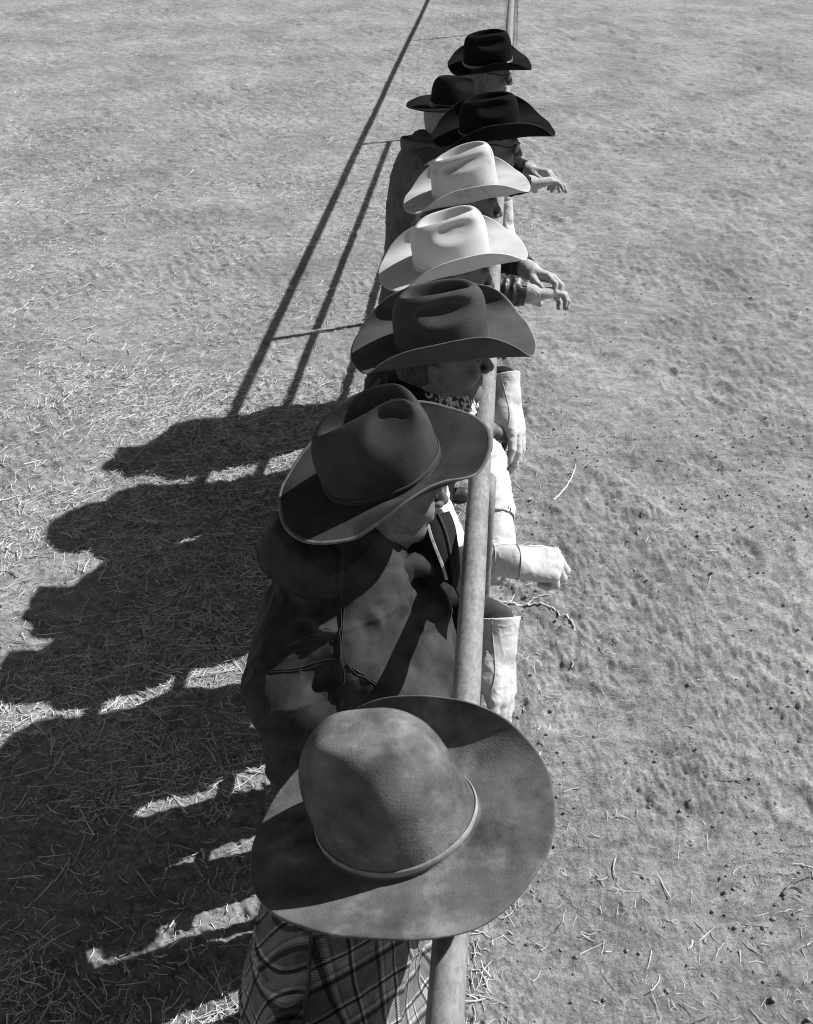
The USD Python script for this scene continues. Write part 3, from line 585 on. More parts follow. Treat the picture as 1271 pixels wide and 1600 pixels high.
def person(p):
    D = body_frame(p); h = p.get('res', 0.004); P = thing('person', p['label'], 'person', None, (float(D['pelvis'][0]), float(D['pelvis'][1]), 0))
    R, head = D['R'], D['head']
    # body: head and neck fine, trunk and arms (under cloth) coarse, bare hands fine - one mesh
    HS = head_shape(head, R, D['neck'] - D['spine'] * 0.05, build=p.get('neckw', 1.0)); lo, hi = head - 0.135, head + 0.14; lo = np.minimum(lo, D['neck'] - 0.09)
    parts = [nets(HS, lo, hi, p.get('hres', h))]
    T = Shape(); Rb = np.stack([D['fwd'], D['lat'], D['spine']], 1)
    T.add(ell(D['pelvis'] + D['spine'] * D['torso'] * 0.64, (0.10, 0.15, 0.23), Rb)); T.add(ell(D['pelvis'] + D['spine'] * 0.05, (0.09, 0.13, 0.16), Rb), 0.05); T.add(rc(D['neck'] - D['spine'] * 0.03, D['neck'] - D['spine'] * 0.12, 0.055, 0.06), 0.04)
    for i in (0, 1): T.add(rc(D['sh'][i], D['el'][i], 0.046, 0.038), 0.03); T.add(rc(D['el'][i], D['swr'][i] * 0.9 + D['el'][i] * 0.1, 0.036, 0.024), 0.01); T.add(rc(D['swr'][i] * 0.9 + D['el'][i] * 0.1, D['wr'][i], 0.024, 0.022), 0.01); T.add(rc(D['swr'][i] * 0.3 + D['wr'][i] * 0.7, D['wr'][i], 0.024, 0.024), 0.01)
    lo, hi = bounds_of([D['pelvis'], D['neck']] + D['sh'] + D['el'] + D['wr'], 0.2); parts.append(nets(T, lo, hi, 0.010))
    gl = []
    for i, a in enumerate(p['arms']):
        if 'u' not in a: continue
        ad = nrm(D['el'][i] - D['wr'][i]) if not a.get('straight') else -nrm(a['u'])
        kw = {k: a[k] for k in ('curl', 'thumb', 'spread', 'sc', 'fat', 'per') if k in a}
        if a.get('glove'):
            S, HD = glove_shape(D['wr'][i], a['u'], a['n'], a.get('side', 1 if i == 0 else -1), arm_dir=ad, cuff=a.get('cuff', 0.07), flare=a.get('flare', 0.045), **kw)
        else:
            S, HD = hand_shape(D['wr'][i], a['u'], a['n'], a.get('side', 1 if i == 0 else -1), arm_dir=ad, **kw)
        w = D['wr'][i]; lo, hi = bounds_of([w, w + ad * 0.13, w + nrm(a['u']) * 0.13], 0.115); m = nets(S, lo, hi, a.get('res', 0.003))
        if a.get('glove'):
            V = np.asarray(m.vertices); q = (V - w) @ HD['u']
            m = displace(m, ss(0.0, 0.02, np.abs((V - w) @ ad - a.get('cuff', 0.07))) * folds(V, 0.0009, 60 + i, np.stack([HD['u'] * 1.3, HD['s'], HD['n']]), 34)); gl.append((i, m, a, HD, S))
        else: parts.append(m)
    obj('body', cat_(parts), skin(*p.get('skin', ('mid', 0.25))), P)
    for i, m, a, HD, S in gl:
        G = obj('glove', m, a.get('gmat', leather_light), P, label=a.get('glabel'))
        if a.get('seam'):
            L = HD['L']; pts = onto(S, [L(x, y, z) for x, y, z in a['seam']], 0.0002); obj('seam', tube(onto(S, spline(pts, 40), 0.0002), 0.0016, 6), rough_mat('glove_seam', 0.30, 0.42, rough=0.8), G)
        if a.get('stitch'):
            W, ad = D['wr'][i], HD['ad']
            for tcut in a['stitch']:
                ring = np.array([W + ad * tcut + 0.06 * (math.cos(q) * HD['s'] + math.sin(q) * HD['n']) for q in np.linspace(0, 2 * np.pi, 60, endpoint=False)])
                c0 = W + ad * tcut; dirs = (ring - c0) / 0.06; rr = np.full(len(ring), 0.06)
                for _ in range(14): rr = rr - S(c0 + dirs * rr[:, None])
                obj('stitching', tube(c0 + dirs * (rr[:, None] + 0.0012), 0.0013, 5, closed=True), rough_mat('glove_seam', 0.30, 0.42, rough=0.8), G)
    # clothes
    m, GS = garment(D, p['coat'], p.get('seed', 1), p['coat'].get('h', 0.007))
    uv = None
    if p['coat'].get('plaid'):
        uv = p['coat']['plaid'](p['coat']['rest'], D)
    C = obj(p['coat'].get('name', 'jacket'), m, p['coat']['mat'], P, uv=uv, label=p['coat'].get('label'))
    if p.get('more'): p['more'](P, D, C, GS)
    # trousers, boots
    TS = Shape(); pe = D['pelvis']; fl = np.array([D['fwd'][0], D['fwd'][1], 0]); fl = nrm(fl); lt = np.array([-fl[1], fl[0], 0]); feet = []
    TS.add(ell(pe - np.array([0, 0, 0.02]), (0.115, 0.185, 0.15), np.stack([fl, lt, [0, 0, 1]], 1)))
    for s in (-1, 1):
        hip = pe + lt * s * 0.105 + np.array([0, 0, -0.06]); fo = np.array([pe[0], pe[1], 0]) + lt * s * 0.15 - fl * 0.04 + fl * 0.06 * s; kn = (hip + fo) / 2 + fl * 0.05 + np.array([0, 0, 0.03]); an = fo + np.array([0, 0, 0.09])
        TS.add(rc(hip, kn, 0.108, 0.082), 0.04); TS.add(cone_cut(kn, an, 0.070, 0.062), 0.02); feet.append((fo, s))
    lo, hi = bounds_of([pe, *[f for f, _ in feet]], 0.2); m = nets(TS, lo, hi, 0.012); m = displace(m, folds(np.asarray(m.vertices), 0.006, 77, s=11))
    obj('trousers', m, p.get('trousers', cloth('denim', 0.06)), P)
    for fo, s in feet:
        B = Shape(); gz = float(ground_z(np.array([fo[0]]), np.array([fo[1]]))[0]) - 0.008; f0 = np.array([fo[0], fo[1], gz])
        B.add(rc(f0 + np.array([0, 0, 0.07]), f0 + np.array([0, 0, 0.20]), 0.042, 0.048)); B.add(rc(f0 + fl * -0.03 + np.array([0, 0, 0.035]), f0 + fl * 0.15 + np.array([0, 0, 0.032]), 0.036, 0.034), 0.03); B.add(rc(f0 + fl * 0.15 + np.array([0, 0, 0.030]), f0 + fl * 0.205 + np.array([0, 0, 0.022]), 0.030, 0.014), 0.02)
        B.cut(lambda P, z=gz: z - P[:, 2], 0.002); lo, hi = bounds_of([f0, f0 + fl * 0.2, f0 + np.array([0, 0, 0.2])], 0.08); obj('boot', nets(B, lo, hi, 0.008), dark_leather, P)
    # hair under the hat
    if p.get('hair'):
        hm, drop, thick = p['hair']; L = lambda *q: head + R @ np.array(q)
        HH = Shape().add(ell(L(-0.012, 0, 0.022), (0.097 + thick, 0.077 + thick, 0.095 + thick), R)); HH.add(ell(L(-0.042, 0, -0.035 - drop / 2), (0.058 + thick * 0.6, 0.052 + thick * 0.6, 0.055 + drop / 2), R), 0.03)
        n1 = R @ nrm([-1.0, 0, 0.55]); c1 = L(0.022, 0, 0.0); HH.cut(lambda q: -((q - c1) @ n1), 0.004)
        for s in (-1, 1): HH.sub(ell(L(0.010, s * 0.088, -0.020), (0.045, 0.030, 0.060), R), 0.012)
        hu = D['HR'][:, 2]; HH.cut(lambda q: (q - D['hat']) @ hu + 0.008, 0.003)
        lo, hi = head - 0.2, head + 0.15; m = nets(HH, lo, hi, 0.004); V = np.asarray(m.vertices); m = displace(m, 0.004 * (fbm(np.stack([V[:, 0] * 90, V[:, 1] * 90, V[:, 2] * 18], -1), 3, 5) - 0.45)); obj('hair', m, hm, P)
    # hat
    H = {**HAT, **p['hatp']}; m, edge, ring = make_hat(H, place(D['hat'], D['HR'])); hat = obj('hat', m, p['felt'], P, label=p.get('hatlabel'))
    if p.get('band'):
        zb, hh, tk, bm = p['band']; q, d = ring(zb, tk * 0.6); obj('hat_band', tube(q, hh, 10, closed=True, flat=tk / hh, nrmv=d), bm, hat)
        if p.get('knot'):
            i = int(len(q) * p['knot']); a, e = q[i], d[i]; t = nrm(q[i + 1] - q[i - 1]); upv = nrm(np.cross(e, t))
            obj('band_knot', cat_([tube(spline([a + e * 0.004, a + e * 0.012 + t * k * 0.012 + upv * 0.004, a + e * 0.007 + t * k * 0.026 - upv * 0.004], 10), np.linspace(0.004, 0.002, 10), 6) for k in (-1, 1)] + [tube([a - t * 0.005 + e * 0.004, a + e * 0.0055, a + t * 0.005 + e * 0.004], 0.0055, 8)]), bm, hat)
    if p.get('binding'):
        w, bm = p['binding']; obj('brim_binding', tube(edge[0], w, 8, closed=True, flat=0.55, nrmv=edge[1]), bm, hat)
    return P, D

# ------------------------------------------------------------------ the eight men at the rail
canvas = rough_mat('canvas_jacket', 0.022, 0.050, scale=17, detail=8, rough=0.92, bump=0.7, bscale=420, bdist=0.0012, spec=0.12, stain=(7, 0.52, 0.7, 1.2))
canvas_edge = rough_mat('canvas_seam', 0.026, 0.042, scale=60, rough=0.9)
fleece = rough_mat('fleece_lining', 0.030, 0.055, scale=120, rough=1.0, bump=1.0, bscale=300, bdist=0.003)
white_cotton = cloth('white_cotton', 0.54, 0.06); grey_wool = cloth('grey_wool', 0.085, 0.2); black_cloth = cloth('black_cloth', 0.014, 0.3); shiny_dark = rough_mat('dark_waxed_cloth', 0.018, 0.035, scale=14, rough=0.45, bump=0.4, bscale=120, spec=0.5)
blue_cloth = cloth('mid_dark_cloth', 0.04, 0.25)

def make_plaid():
    n = {'uv': ('attribute', {'attribute': 'st'}), 'sx': ('separate_xyz', {}), 'p': ('principled_bsdf', {'roughness': 0.95, 'specular_ior_level': 0.1})}; l = [('uv.vector', 'sx.vector')]
    def stripes(ax, period, bands, nm):
        n[nm + 'f'] = ('math', {'math_type': 'divide', 'value2': period}); n[nm + 'g'] = ('math', {'math_type': 'fraction'})
        n[nm + 'r'] = ('rgb_ramp', {'ramp': bands, 'interpolate': False}); l.extend([(f'sx.{ax}', nm + 'f.value1'), (nm + 'f.value', nm + 'g.value1'), (nm + 'g.value', nm + 'r.fac')])
    bands = [(0, g(0.8)), (0.38, g(0.25)), (0.46, g(0.8)), (0.50, g(1.55)), (0.57, g(0.8)), (0.62, g(1.15)), (0.82, g(0.25)), (0.88, g(1.6)), (0.93, g(0.8))]
    stripes('x', 0.068, bands, 'a'); stripes('y', 0.072, bands, 'b')
    # twill
    n['w'] = ('wave_texture', {'wave_type': 'bands', 'bands_direction': 'diagonal', 'scale': 150.0, 'distortion': 0.6, 'detail': 1}); n['wr'] = ('rgb_ramp', {'ramp': [(0.2, g(0.82)), (0.8, g(1.14))]}); l += [('uv.vector', 'w.vector'), ('w.fac', 'wr.fac')]
    n['nz'] = ('noise_texture', {'scale': 90, 'detail': 4}); n['nr'] = ('rgb_ramp', {'ramp': [(0.3, g(0.8)), (0.7, g(1.2))]}); l += [('uv.vector', 'nz.vector'), ('nz.fac', 'nr.fac')]
    for i, (x, y) in enumerate((('ar.color', 'br.color'), ('m0.color', 'wr.color'), ('m1.color', 'nr.color'))):
        n[f'm{i}'] = ('mix', {'mix_type': 'multiply', 'fac': 1.0}); l += [(x, f'm{i}.color1'), (y, f'm{i}.color2')]
    n['k'] = ('mix', {'mix_type': 'multiply', 'fac': 1.0, 'color2': g(0.165)}); l += [('m2.color', 'k.color1'), ('k.color', 'p.base_color')]
    n['b'] = ('bump', {'strength': 0.4, 'distance': 0.001}); l += [('w.fac', 'b.height'), ('b.normal', 'p.normal')]
    return usdkit.material(stage, '/World/Looks/plaid_flannel', n, l, surface='p.BSDF')
plaid = make_plaid()
def plaid_uv(V, D):
    """back panel cut straight, sleeve and front cut on the bias"""
    q = V - D['pelvis']; u, v = q @ D['lat'], q @ D['spine'] - 0.8 * (q @ D['fwd']); w = V[:, 0] * 1.0
    c, k = math.cos(0.75), math.sin(0.75); u2 = V[:, 1] + 0.2 * V[:, 2]; v2 = V[:, 0] * 0.8 - V[:, 2] * 0.75
    bias = V[:, 0] > -0.178
    return np.where(bias[:, None], np.stack([u2 * c - v2 * k, u2 * k + v2 * c], -1) * 1.05, np.stack([u, v], -1)) + 10.0

# 1: the nearest man, plaid shirt, round grey hat
def more1(P, D, C, GS):
    m = collar_sheet(D, lambda t, a: (0.072 + 0.028 * t + 0 * a, 0.045 - 0.055 * t + 0 * a), 30, 330, 0.003, fold=0.004)
    Q = np.array([(-0.178, y, 1.45 - 0.5 * abs(y - 0.86)) for y in np.linspace(0.62, 0.84, 40)]); obj('shoulder_seam', tube(mesh_point(C, onto(GS, Q, 0.0, 10)), 0.0014, 6), rough_mat('flannel_seam', 0.04, 0.07), C)
    obj('collar', m, plaid, C, uv=np.stack([m.vertices[:, 1] * 1.0 + 10, m.vertices[:, 0] + 10], -1))
person(dict(label='person in a plaid flannel shirt and round grey hat, nearest of all at the rail', hat=(-0.079, 0.868, 1.525), rot=(-12, -15, 1), hrot=(5, 5, 0), res=0.004,
    arms=[dict(e=(-0.035, 0.83, 1.11), w=(-0.055, 1.07, 1.12), u=(0.0, 0.9, -0.3), n=(0.3, 0, 1), curl=(0.5, 0.7, 0.5)), dict(e=(-0.08, 1.17, 1.12), w=(-0.07, 1.16, 1.05), u=(0.0, -0.2, -1.0), n=(0.6, 0, 0.6), curl=(0.4, 0.5, 0.4))],
    neck=(-0.145, 0.855, 1.335), pelvis=(-0.205, 0.83, 0.90), coat=dict(hem=0.06, name='plaid_shirt', mat=plaid, plaid=plaid_uv, cuffs=(0.86, 0.86), bulk=0.98, h=0.005, fold=0.004, fs=9), more=more1, skin=('tan', 0.11), seed=3,
    felt=felt('smoke', 0.090, 0.5, stain=(9, 0.50, 0.62, 1.6), scale=12), hatlabel='round crowned grey felt hat with pale cord band', band=(0.011, 0.0052, 0.0018, rough_mat('hat_cord', 0.20, 0.30, scale=90, rough=0.7)),
    hatp=dict(hc=0.165, a=0.110, b=0.094, taper=0.15, ty=0.15, ex=0.56, crease=(0.006, 0.05, 0.06, -0.01), dent=(0.012, 0.06, 0.05, 0.70, -0.04), lean=-0.010, A=0.206, B=0.196, xs=0.002, y0=0.085, Rn=0.22, Rf=0.075, tn=32, tf=92, df=0.3, db=0.2, nf=2.2, nbk=2.1, endtaper=0.2, fcf=0.0, fcn=0.0, nphi=240, seed=1, lump=0.007)))

# 2: dark canvas work jacket with a hood, bound brim
PLEAT2 = [(-0.445, 1.40, 1.12), (-0.425, 1.39, 1.2), (-0.397, 1.411, 1.25), (-0.345, 1.421, 1.3), (-0.295, 1.423, 1.33), (-0.252, 1.409, 1.35)]
YOKE2 = [(-0.40, 1.41, 1.18), (-0.364, 1.395, 1.24), (-0.312, 1.372, 1.29), (-0.272, 1.358, 1.32), (-0.238, 1.347, 1.33)]
ARMHOLE2 = [(-0.247, 1.475, 1.395), (-0.245, 1.438, 1.385), (-0.242, 1.386, 1.36), (-0.236, 1.342, 1.33), (-0.235, 1.32, 1.29)]
POCKET2 = [(-0.219, 1.341, 1.33), (-0.183, 1.35, 1.3), (-0.139, 1.348, 1.26), (-0.11, 1.34, 1.23)]
RIDGES2 = [([(-0.201, 1.473, 1.37), (-0.15, 1.435, 1.34), (-0.104, 1.413, 1.28)], 0.008, 0.014), ([(-0.233, 1.408, 1.36), (-0.194, 1.37, 1.33), (-0.137, 1.357, 1.27)], 0.008, 0.012), ([(-0.125, 1.515, 1.34), (-0.094, 1.511, 1.31), (-0.067, 1.505, 1.27)], 0.007, 0.012),
           ([(-0.166, 1.465, 1.36), (-0.102, 1.437, 1.31), (-0.075, 1.443, 1.24)], -0.002, 0.010), ([(-0.228, 1.39, 1.35), (-0.219, 1.369, 1.33), (-0.214, 1.342, 1.3)], -0.012, 0.010), ([(-0.21, 1.44, 1.36), (-0.17, 1.40, 1.33), (-0.12, 1.385, 1.28)], -0.003, 0.010),
           ([(-0.326, 1.39, 1.26), (-0.318, 1.38, 1.22)], 0.006, 0.006), ([(-0.305, 1.38, 1.28), (-0.296, 1.362, 1.24)], 0.006, 0.006), ([(-0.246, 1.338, 1.33), (-0.244, 1.331, 1.3), (-0.25, 1.315, 1.25)], 0.010, 0.010), ([(-0.266, 1.352, 1.31), (-0.284, 1.351, 1.26), (-0.304, 1.35, 1.2)], -0.012, 0.012)]
def extra2(S, D):
    S.add(rc((-0.20, 1.52, 1.262), (-0.085, 1.515, 1.175), 0.075, 0.068), 0.07)       # the heavy front of the coat hanging between chest and arm
    S.add(rc((-0.10, 1.60, 1.27), (-0.085, 1.62, 1.05), 0.055, 0.06), 0.05)
    S.add(rc((-0.335, 1.47, 1.24), (-0.35, 1.60, 1.22), 0.085, 0.09), 0.06); S.add(ell((-0.325, 1.40, 1.195), (0.105, 0.105, 0.092)), 0.04); S.add(rc((-0.34, 1.47, 1.2), (-0.33, 1.45, 0.95), 0.085, 0.09), 0.06)
def post2(V, D):
    """the loose back panel that hangs over the pleat below it, and the sleeve set in at the armhole"""
    q = V - D['neck']; s = q @ D['spine']; d = np.zeros(len(V))
    P = np.array(PLEAT2); k = np.argsort(P[:, 0]); zl = np.interp(V[:, 0], P[k, 0], P[k, 2]); yl = np.interp(V[:, 0], P[k, 0], P[k, 1])
    over = (V[:, 2] - zl) + (V[:, 1] - yl) * 0.9
    d += 0.007 * ss(-0.004, 0.003, over) * ss(-0.238, -0.26, V[:, 0]) * ss(0.10, 0.05, over)
    A = np.array(ARMHOLE2); xl = np.interp(V[:, 1], A[::-1, 1], A[::-1, 0])
    d += 0.005 * ss(-0.002, 0.003, V[:, 0] - xl) * ss(0.05, 0.02, V[:, 0] - xl) * (V[:, 2] > 1.2) * (V[:, 1] < 1.56)
    return d
def more2(P, D, C, GS):
    N, f, la, sp = D['neck'], D['fwd'], D['lat'], D['spine']
    # the hood lying round the neck: outside canvas, inside fleece
    hc = N + f * 0.005 + sp * 0.005
    def prof(t, a):
        back = (0.5 - 0.5 * np.cos(a)); e = ss(10, 75, np.abs((np.degrees(a) + 180) % 360 - 180)); inn = 0.090 + 0.010 * back; crest = inn + 0.012 + 0.030 * e; dg = np.abs((np.degrees(a) + 180) % 360 - 180); pinch = 1 - 0.20 * np.exp(-((dg - 48) / 22) ** 2); inn = inn * pinch; crest = crest * pinch; out = (crest + 0.020 + 0.040 * e) * pinch + 0.045 * ss(32, 8, dg)
        if t < 0.4: k = t / 0.4; return inn + (crest - inn) * k, -0.010 + (0.022 + 0.038 * back * e) * math.sin(k * math.pi / 2) + 0 * a
        k = (t - 0.4) / 0.6; return crest + (out - crest) * math.sin(k * math.pi / 2), 0.018 + 0.036 * back * e - (0.016 + 0.040 * e + 0.045 * back) * (1 - math.cos(k * math.pi / 2))
    obj('hood', collar_sheet(D, prof, -344, -7, 0.010, n=120, fold=0.007, seed=4, tiltf=0.06, cen=hc, ls=0.66), canvas, C)
    obj('fleece_lining', collar_sheet(D, lambda t, a: (0.080 + 0.022 * t + 0.01 * (0.5 - 0.5 * np.cos(a)), -0.03 + 0.045 * t + 0 * a), -330, -22, 0.006, n=90, fold=0.006, seed=9, tiltf=0.10, cen=hc, ls=0.68), fleece, C)
    # white collar of the undershirt
    obj('undershirt_collar', collar_sheet(D, lambda t, a: (0.066 + 0.006 * t + 0 * a, -0.02 + 0.04 * t + 0 * a), -85, 60, 0.003, n=40, fold=0.003, seed=2, tiltf=0.25), white_cotton, C)
    # zip and cord down the open front
    ZL = [[(-0.099, 1.656, 1.445), (-0.091, 1.634, 1.43), (-0.079, 1.613, 1.41), (-0.066, 1.594, 1.39), (-0.054, 1.574, 1.365)], [(-0.08, 1.673, 1.445), (-0.068, 1.657, 1.43), (-0.054, 1.628, 1.405), (-0.045, 1.599, 1.38), (-0.039, 1.566, 1.35)], [(-0.061, 1.7, 1.44), (-0.049, 1.684, 1.42), (-0.04, 1.654, 1.395), (-0.033, 1.619, 1.365), (-0.028, 1.562, 1.33)]]
    ZL = [spline(np.array(q), 60) for q in ZL]
    obj('front_facing', sheet(np.stack([ZL[0] + np.array([-0.03, 0.0, -0.035]), ZL[0] + np.array([-0.004, 0, -0.004]), ZL[1] + np.array([0, 0, 0.004]), ZL[2], ZL[2] + np.array([0.004, 0, -0.07])])[:, ::-1], 0.004), black_cloth, C)
    teeth = []
    for k in range(60):
        b = trimesh.creation.box((0.0058, 0.0022, 0.0032)); b.apply_translation(ZL[0][k] + np.array([0.0, 0, 0.0025])); teeth.append(b)
    obj('zip_teeth', cat_(teeth), brass, C, smooth=False, kind='stuff')
    obj('drawcord', tube(ZL[1] + np.array([0, 0, 0.0085]), 0.0036 * (1 + 0.14 * np.sin(np.arange(60) * 2.2)), 8), blue_cloth, C)
    # stitched seams: armhole, pleat, yoke, pocket
    for o in (0, 0.0065):
        for nm, pts, d in (('armhole_seam', ARMHOLE2, (o, 0, 0)), ('pleat_seam', PLEAT2, (0, 0.35 * o, 0.9 * o + 0.004)), ('yoke_seam', YOKE2, (0, 0.3 * o, 0.9 * o)), ('pocket_seam', POCKET2[:3], (0, 0.5 * o, 0.8 * o))):
            Q = spline(np.array(pts) + np.array(d), 60); tm = mesh_point(C, Q); obj(nm, tube(tm, 0.0010, 6), canvas_edge, C)
GLV = dict(glove=True, seam=[(-0.055, 0.034, 0.012), (0.0, 0.036, 0.012), (0.05, 0.038, 0.012), (0.075, 0.040, 0.006)])
person(dict(label='person in a dark hooded canvas jacket and charcoal hat with bound brim', hat=(-0.185, 1.638, 1.575), rot=(16, -18, 4), hrot=(15, 6, 2), res=0.0035, hres=0.003,
    arms=[dict(e=(-0.035, 1.365, 1.13), w=(-0.04, 1.23, 1.06), u=(0.0, -0.2, -1.0), n=(0.8, -0.3, 0), curl=(0.4, 0.5, 0.4)),
          dict(e=(-0.03, 1.76, 1.13), w=(0.058, 1.61, 1.165), straight=True, u=(0.10, -0.62, -0.80), n=(0.80, -0.30, 0.45), side=-1, curl=(0.12, 0.35, 0.3), thumb=(0.35, 0.25), cuff=0.062, flare=0.050, res=0.0028, sc=1.15, fat=1.32, **GLV)],
    neck=(-0.225, 1.615, 1.385), pelvis=(-0.29, 1.585, 0.90), byaw=6, sh=[(-0.25, 1.445, 1.268), (-0.20, 1.79, 1.32)], coat=dict(mat=canvas, cuffs=(0.9, 1.0), bulk=1.03, h=0.0045, fold=0.0035, fs=8, ring=0.5, post=post2, extra=extra2, ridges=RIDGES2, neckr=0.052), more=more2, skin=('fair', 0.125), seed=5, hair=(rough_mat('hair_brown', 0.04, 0.08, scale=80), 0.0, 0.004),
    felt=felt('charcoal', 0.042, 0.4, stain=(8, 0.58, 0.75, 1.6), scale=6), hatlabel='charcoal felt hat with deep crease and ribbon bound brim', band=(0.010, 0.0035, 0.002, felt('charcoal_band', 0.05)), binding=(0.0046, rough_mat('brim_ribbon', 0.09, 0.14, scale=60, rough=0.8)),
    hatp=dict(hc=0.156, a=0.118, b=0.093, taper=0.06, ty=0.42, ex=0.38, rise=0.16, crease=(0.060, 0.033, 0.125, 0.03), dent=(0.026, 0.045, 0.034, 0.78, 0.055), A=0.216, B=0.176, y0=0.094, Rn=0.045, Rf=0.080, tn=30, tf=42, nphi=220, seed=2, lump=0.006, df=0.1, db=0.3, xs=0.0, fcf=0.9, fcn=2.3, nf=1.85, nbk=2.2)))

def vest_on(P, D, mat):
    R3 = np.stack([D['fwd'], D['lat'], D['spine']], 1); L = D['torso']; S = Shape()
    S.add(ell(D['pelvis'] + D['spine'] * L * 0.64 - D['fwd'] * 0.008, (0.143, 0.226, 0.292), R3)); S.add(ell(D['pelvis'] + D['spine'] * L * 0.2, (0.141, 0.226, 0.24), R3), 0.06); S.add(rc(D['neck'] - D['spine'] * 0.07 - D['lat'] * 0.10, D['neck'] - D['spine'] * 0.07 + D['lat'] * 0.10, 0.073, 0.073), 0.04)
    h0 = D['pelvis'] - D['spine'] * 0.03; S.cut(lambda q: -(q - h0) @ D['spine']); lo, hi = bounds_of([D['pelvis'], D['neck']], 0.26); m = nets(S, lo, hi, 0.007); m = displace(m, folds(np.asarray(m.vertices), 0.003, 91)); obj('vest', m, mat, P)
# 3: grey brown hat, patterned neckerchief, white shirt and white gloves
def more3(P, D, C, GS):
    def prof(t, a): return 0.068 + 0.036 * np.sin(t * 2.6) + 0.018 * t, 0.045 - 0.10 * t - 0.015 * np.cos(a)
    n = {'tc': ('texture_coordinate', {}), 'v': ('voronoi_texture', {'scale': 42, 'feature': 'f1'}), 'w': ('noise_texture', {'scale': 34, 'detail': 2, 'distortion': 2.5}), 'r': ('rgb_ramp', {'ramp': [(0.42, g(0.03)), (0.5, g(0.12)), (0.54, g(0.55)), (0.7, g(0.62))]}), 'p': ('principled_bsdf', {'roughness': 0.85})}
    kerchief = usdkit.material(stage, '/World/Looks/patterned_neckerchief', n, [('tc.object', 'w.vector'), ('w.fac', 'r.fac'), ('r.color', 'p.base_color')], surface='p.BSDF')
    kc = D['head'] + D['R'] @ np.array([0.0, 0, -0.115])
    obj('neckerchief', collar_sheet(D, prof, -185, 185, 0.004, n=120, fold=0.018, seed=12, cen=kc), kerchief, P)
    obj('neckerchief_end', collar_sheet(D, lambda t, a: (0.085 + 0.05 * t + 0 * a, 0.03 - 0.13 * t + 0 * a), -50, 40, 0.004, n=50, fold=0.016, seed=14), kerchief, P)
    obj('collar', collar_sheet(D, lambda t, a: (0.082 + 0.03 * t + 0 * a, 0.02 - 0.05 * t + 0 * a), 40, 320, 0.003, n=60, fold=0.004), white_cotton, C)
    vest_on(P, D, black_cloth)
person(dict(label='person in a patterned neckerchief and grey brown hat, white gloves crossed below the rail', hat=(-0.108, 2.165, 1.60), rot=(9, -5, 2), hrot=(6, -2, 0), res=0.0035, hres=0.003,
    arms=[dict(w=(0.095, 1.93, 1.145), e=(-0.075, 2.0, 1.10), u=(0.95, 0.18, -0.16), n=(0.25, -0.22, 1), curl=(0.95, 1.15, 0.8), per=(0.05, -0.05, 0.05, 0.2), thumb=(0.75, 0.35), cuff=0.075, flare=0.042, fat=1.22, res=0.0028, sc=1.05, stitch=(0.0, 0.07), **GLV),
          dict(w=(0.055, 2.13, 1.085), e=(0.005, 2.37, 1.15), u=(0.3, -0.8, -0.45), n=(0.6, 0, 0.8), curl=(0.9, 1.1, 0.8), glove=True, cuff=0.06, flare=0.044, res=0.003)],
    neck=(-0.175, 2.16, 1.405), pelvis=(-0.25, 2.15, 0.90), coat=dict(wide=1.2, hem=0.03, name='white_shirt', mat=white_cotton, cuffs=(0.66, 0.86), cuffr=0.047, bulk=0.93, h=0.005, fold=0.006), more=more3, skin=('tan', 0.11), seed=7, hair=(rough_mat('hair_dark', 0.03, 0.06, scale=80), 0.0, 0.0015),
    felt=felt('taupe', 0.064, 0.25, scale=8), hatlabel='dark grey brown felt hat with wide flat front brim', band=(0.007, 0.003, 0.0018, felt('taupe_band', 0.06)), binding=(0.0022, rough_mat('brim_edge', 0.16, 0.24, rough=0.9)),
    hatp=dict(hc=0.132, A=0.212, B=0.195, df=0.3, db=0.4, rise=0.05, nphi=220, seed=3)))

# 4: white hat, dark jacket, glove hanging through the fence
def more_coll(mat, r=0.08, up=0.0):
    return lambda P, D, C, GS: obj('collar', collar_sheet(D, lambda t, a: (r + 0.030 * np.sin(t * 3.0) + 0.02 * t, 0.0 + (0.06 + up) * math.sin(t * math.pi) - 0.03 * t + 0 * a), 28, 332, 0.004, n=60, fold=0.005, seed=6), mat, C)
person(dict(label='person in a creamy white hat and dark jacket, directly behind the man with the neckerchief', hat=(-0.117, 2.716, 1.585), rot=(16, -10, 2), hrot=(8, 4, 0),
    arms=[dict(e=(-0.12, 2.50, 1.10), w=(0.02, 2.62, 1.10), u=(0.6, 0.6, -0.6), n=(0, 0, 1)),
          dict(e=(-0.06, 2.83, 1.12), w=(0.064, 2.71, 1.165), straight=True, u=(0.26, -0.60, -0.78), n=(0.80, -0.25, 0.45), side=-1, curl=(0.15, 0.4, 0.35), thumb=(0.32, 0.28), cuff=0.065, flare=0.050, res=0.003, sc=1.2, fat=1.34, **GLV)],
    neck=(-0.185, 2.70, 1.385), pelvis=(-0.25, 2.68, 0.90), coat=dict(mat=black_cloth, cuffs=(0.9, 1.0), bulk=1.07, h=0.0055, wide=1.2), more=more_coll(black_cloth), skin=('mid', 0.12), seed=9, hair=(rough_mat('hair_dark', 0.03, 0.06, scale=80), 0.0, 0.003),
    felt=felt('cream', 0.49, 0.10, stain=(18, 0.58, 0.78, 0.72), scale=6), hatlabel='creamy white felt hat, the smoother crown', band=(0.006, 0.0026, 0.0016, felt('cream_band', 0.46, 0.05)),
    hatp=dict(hc=0.125, A=0.205, B=0.180, df=0.3, db=0.5, rise=0.07, seed=4)))

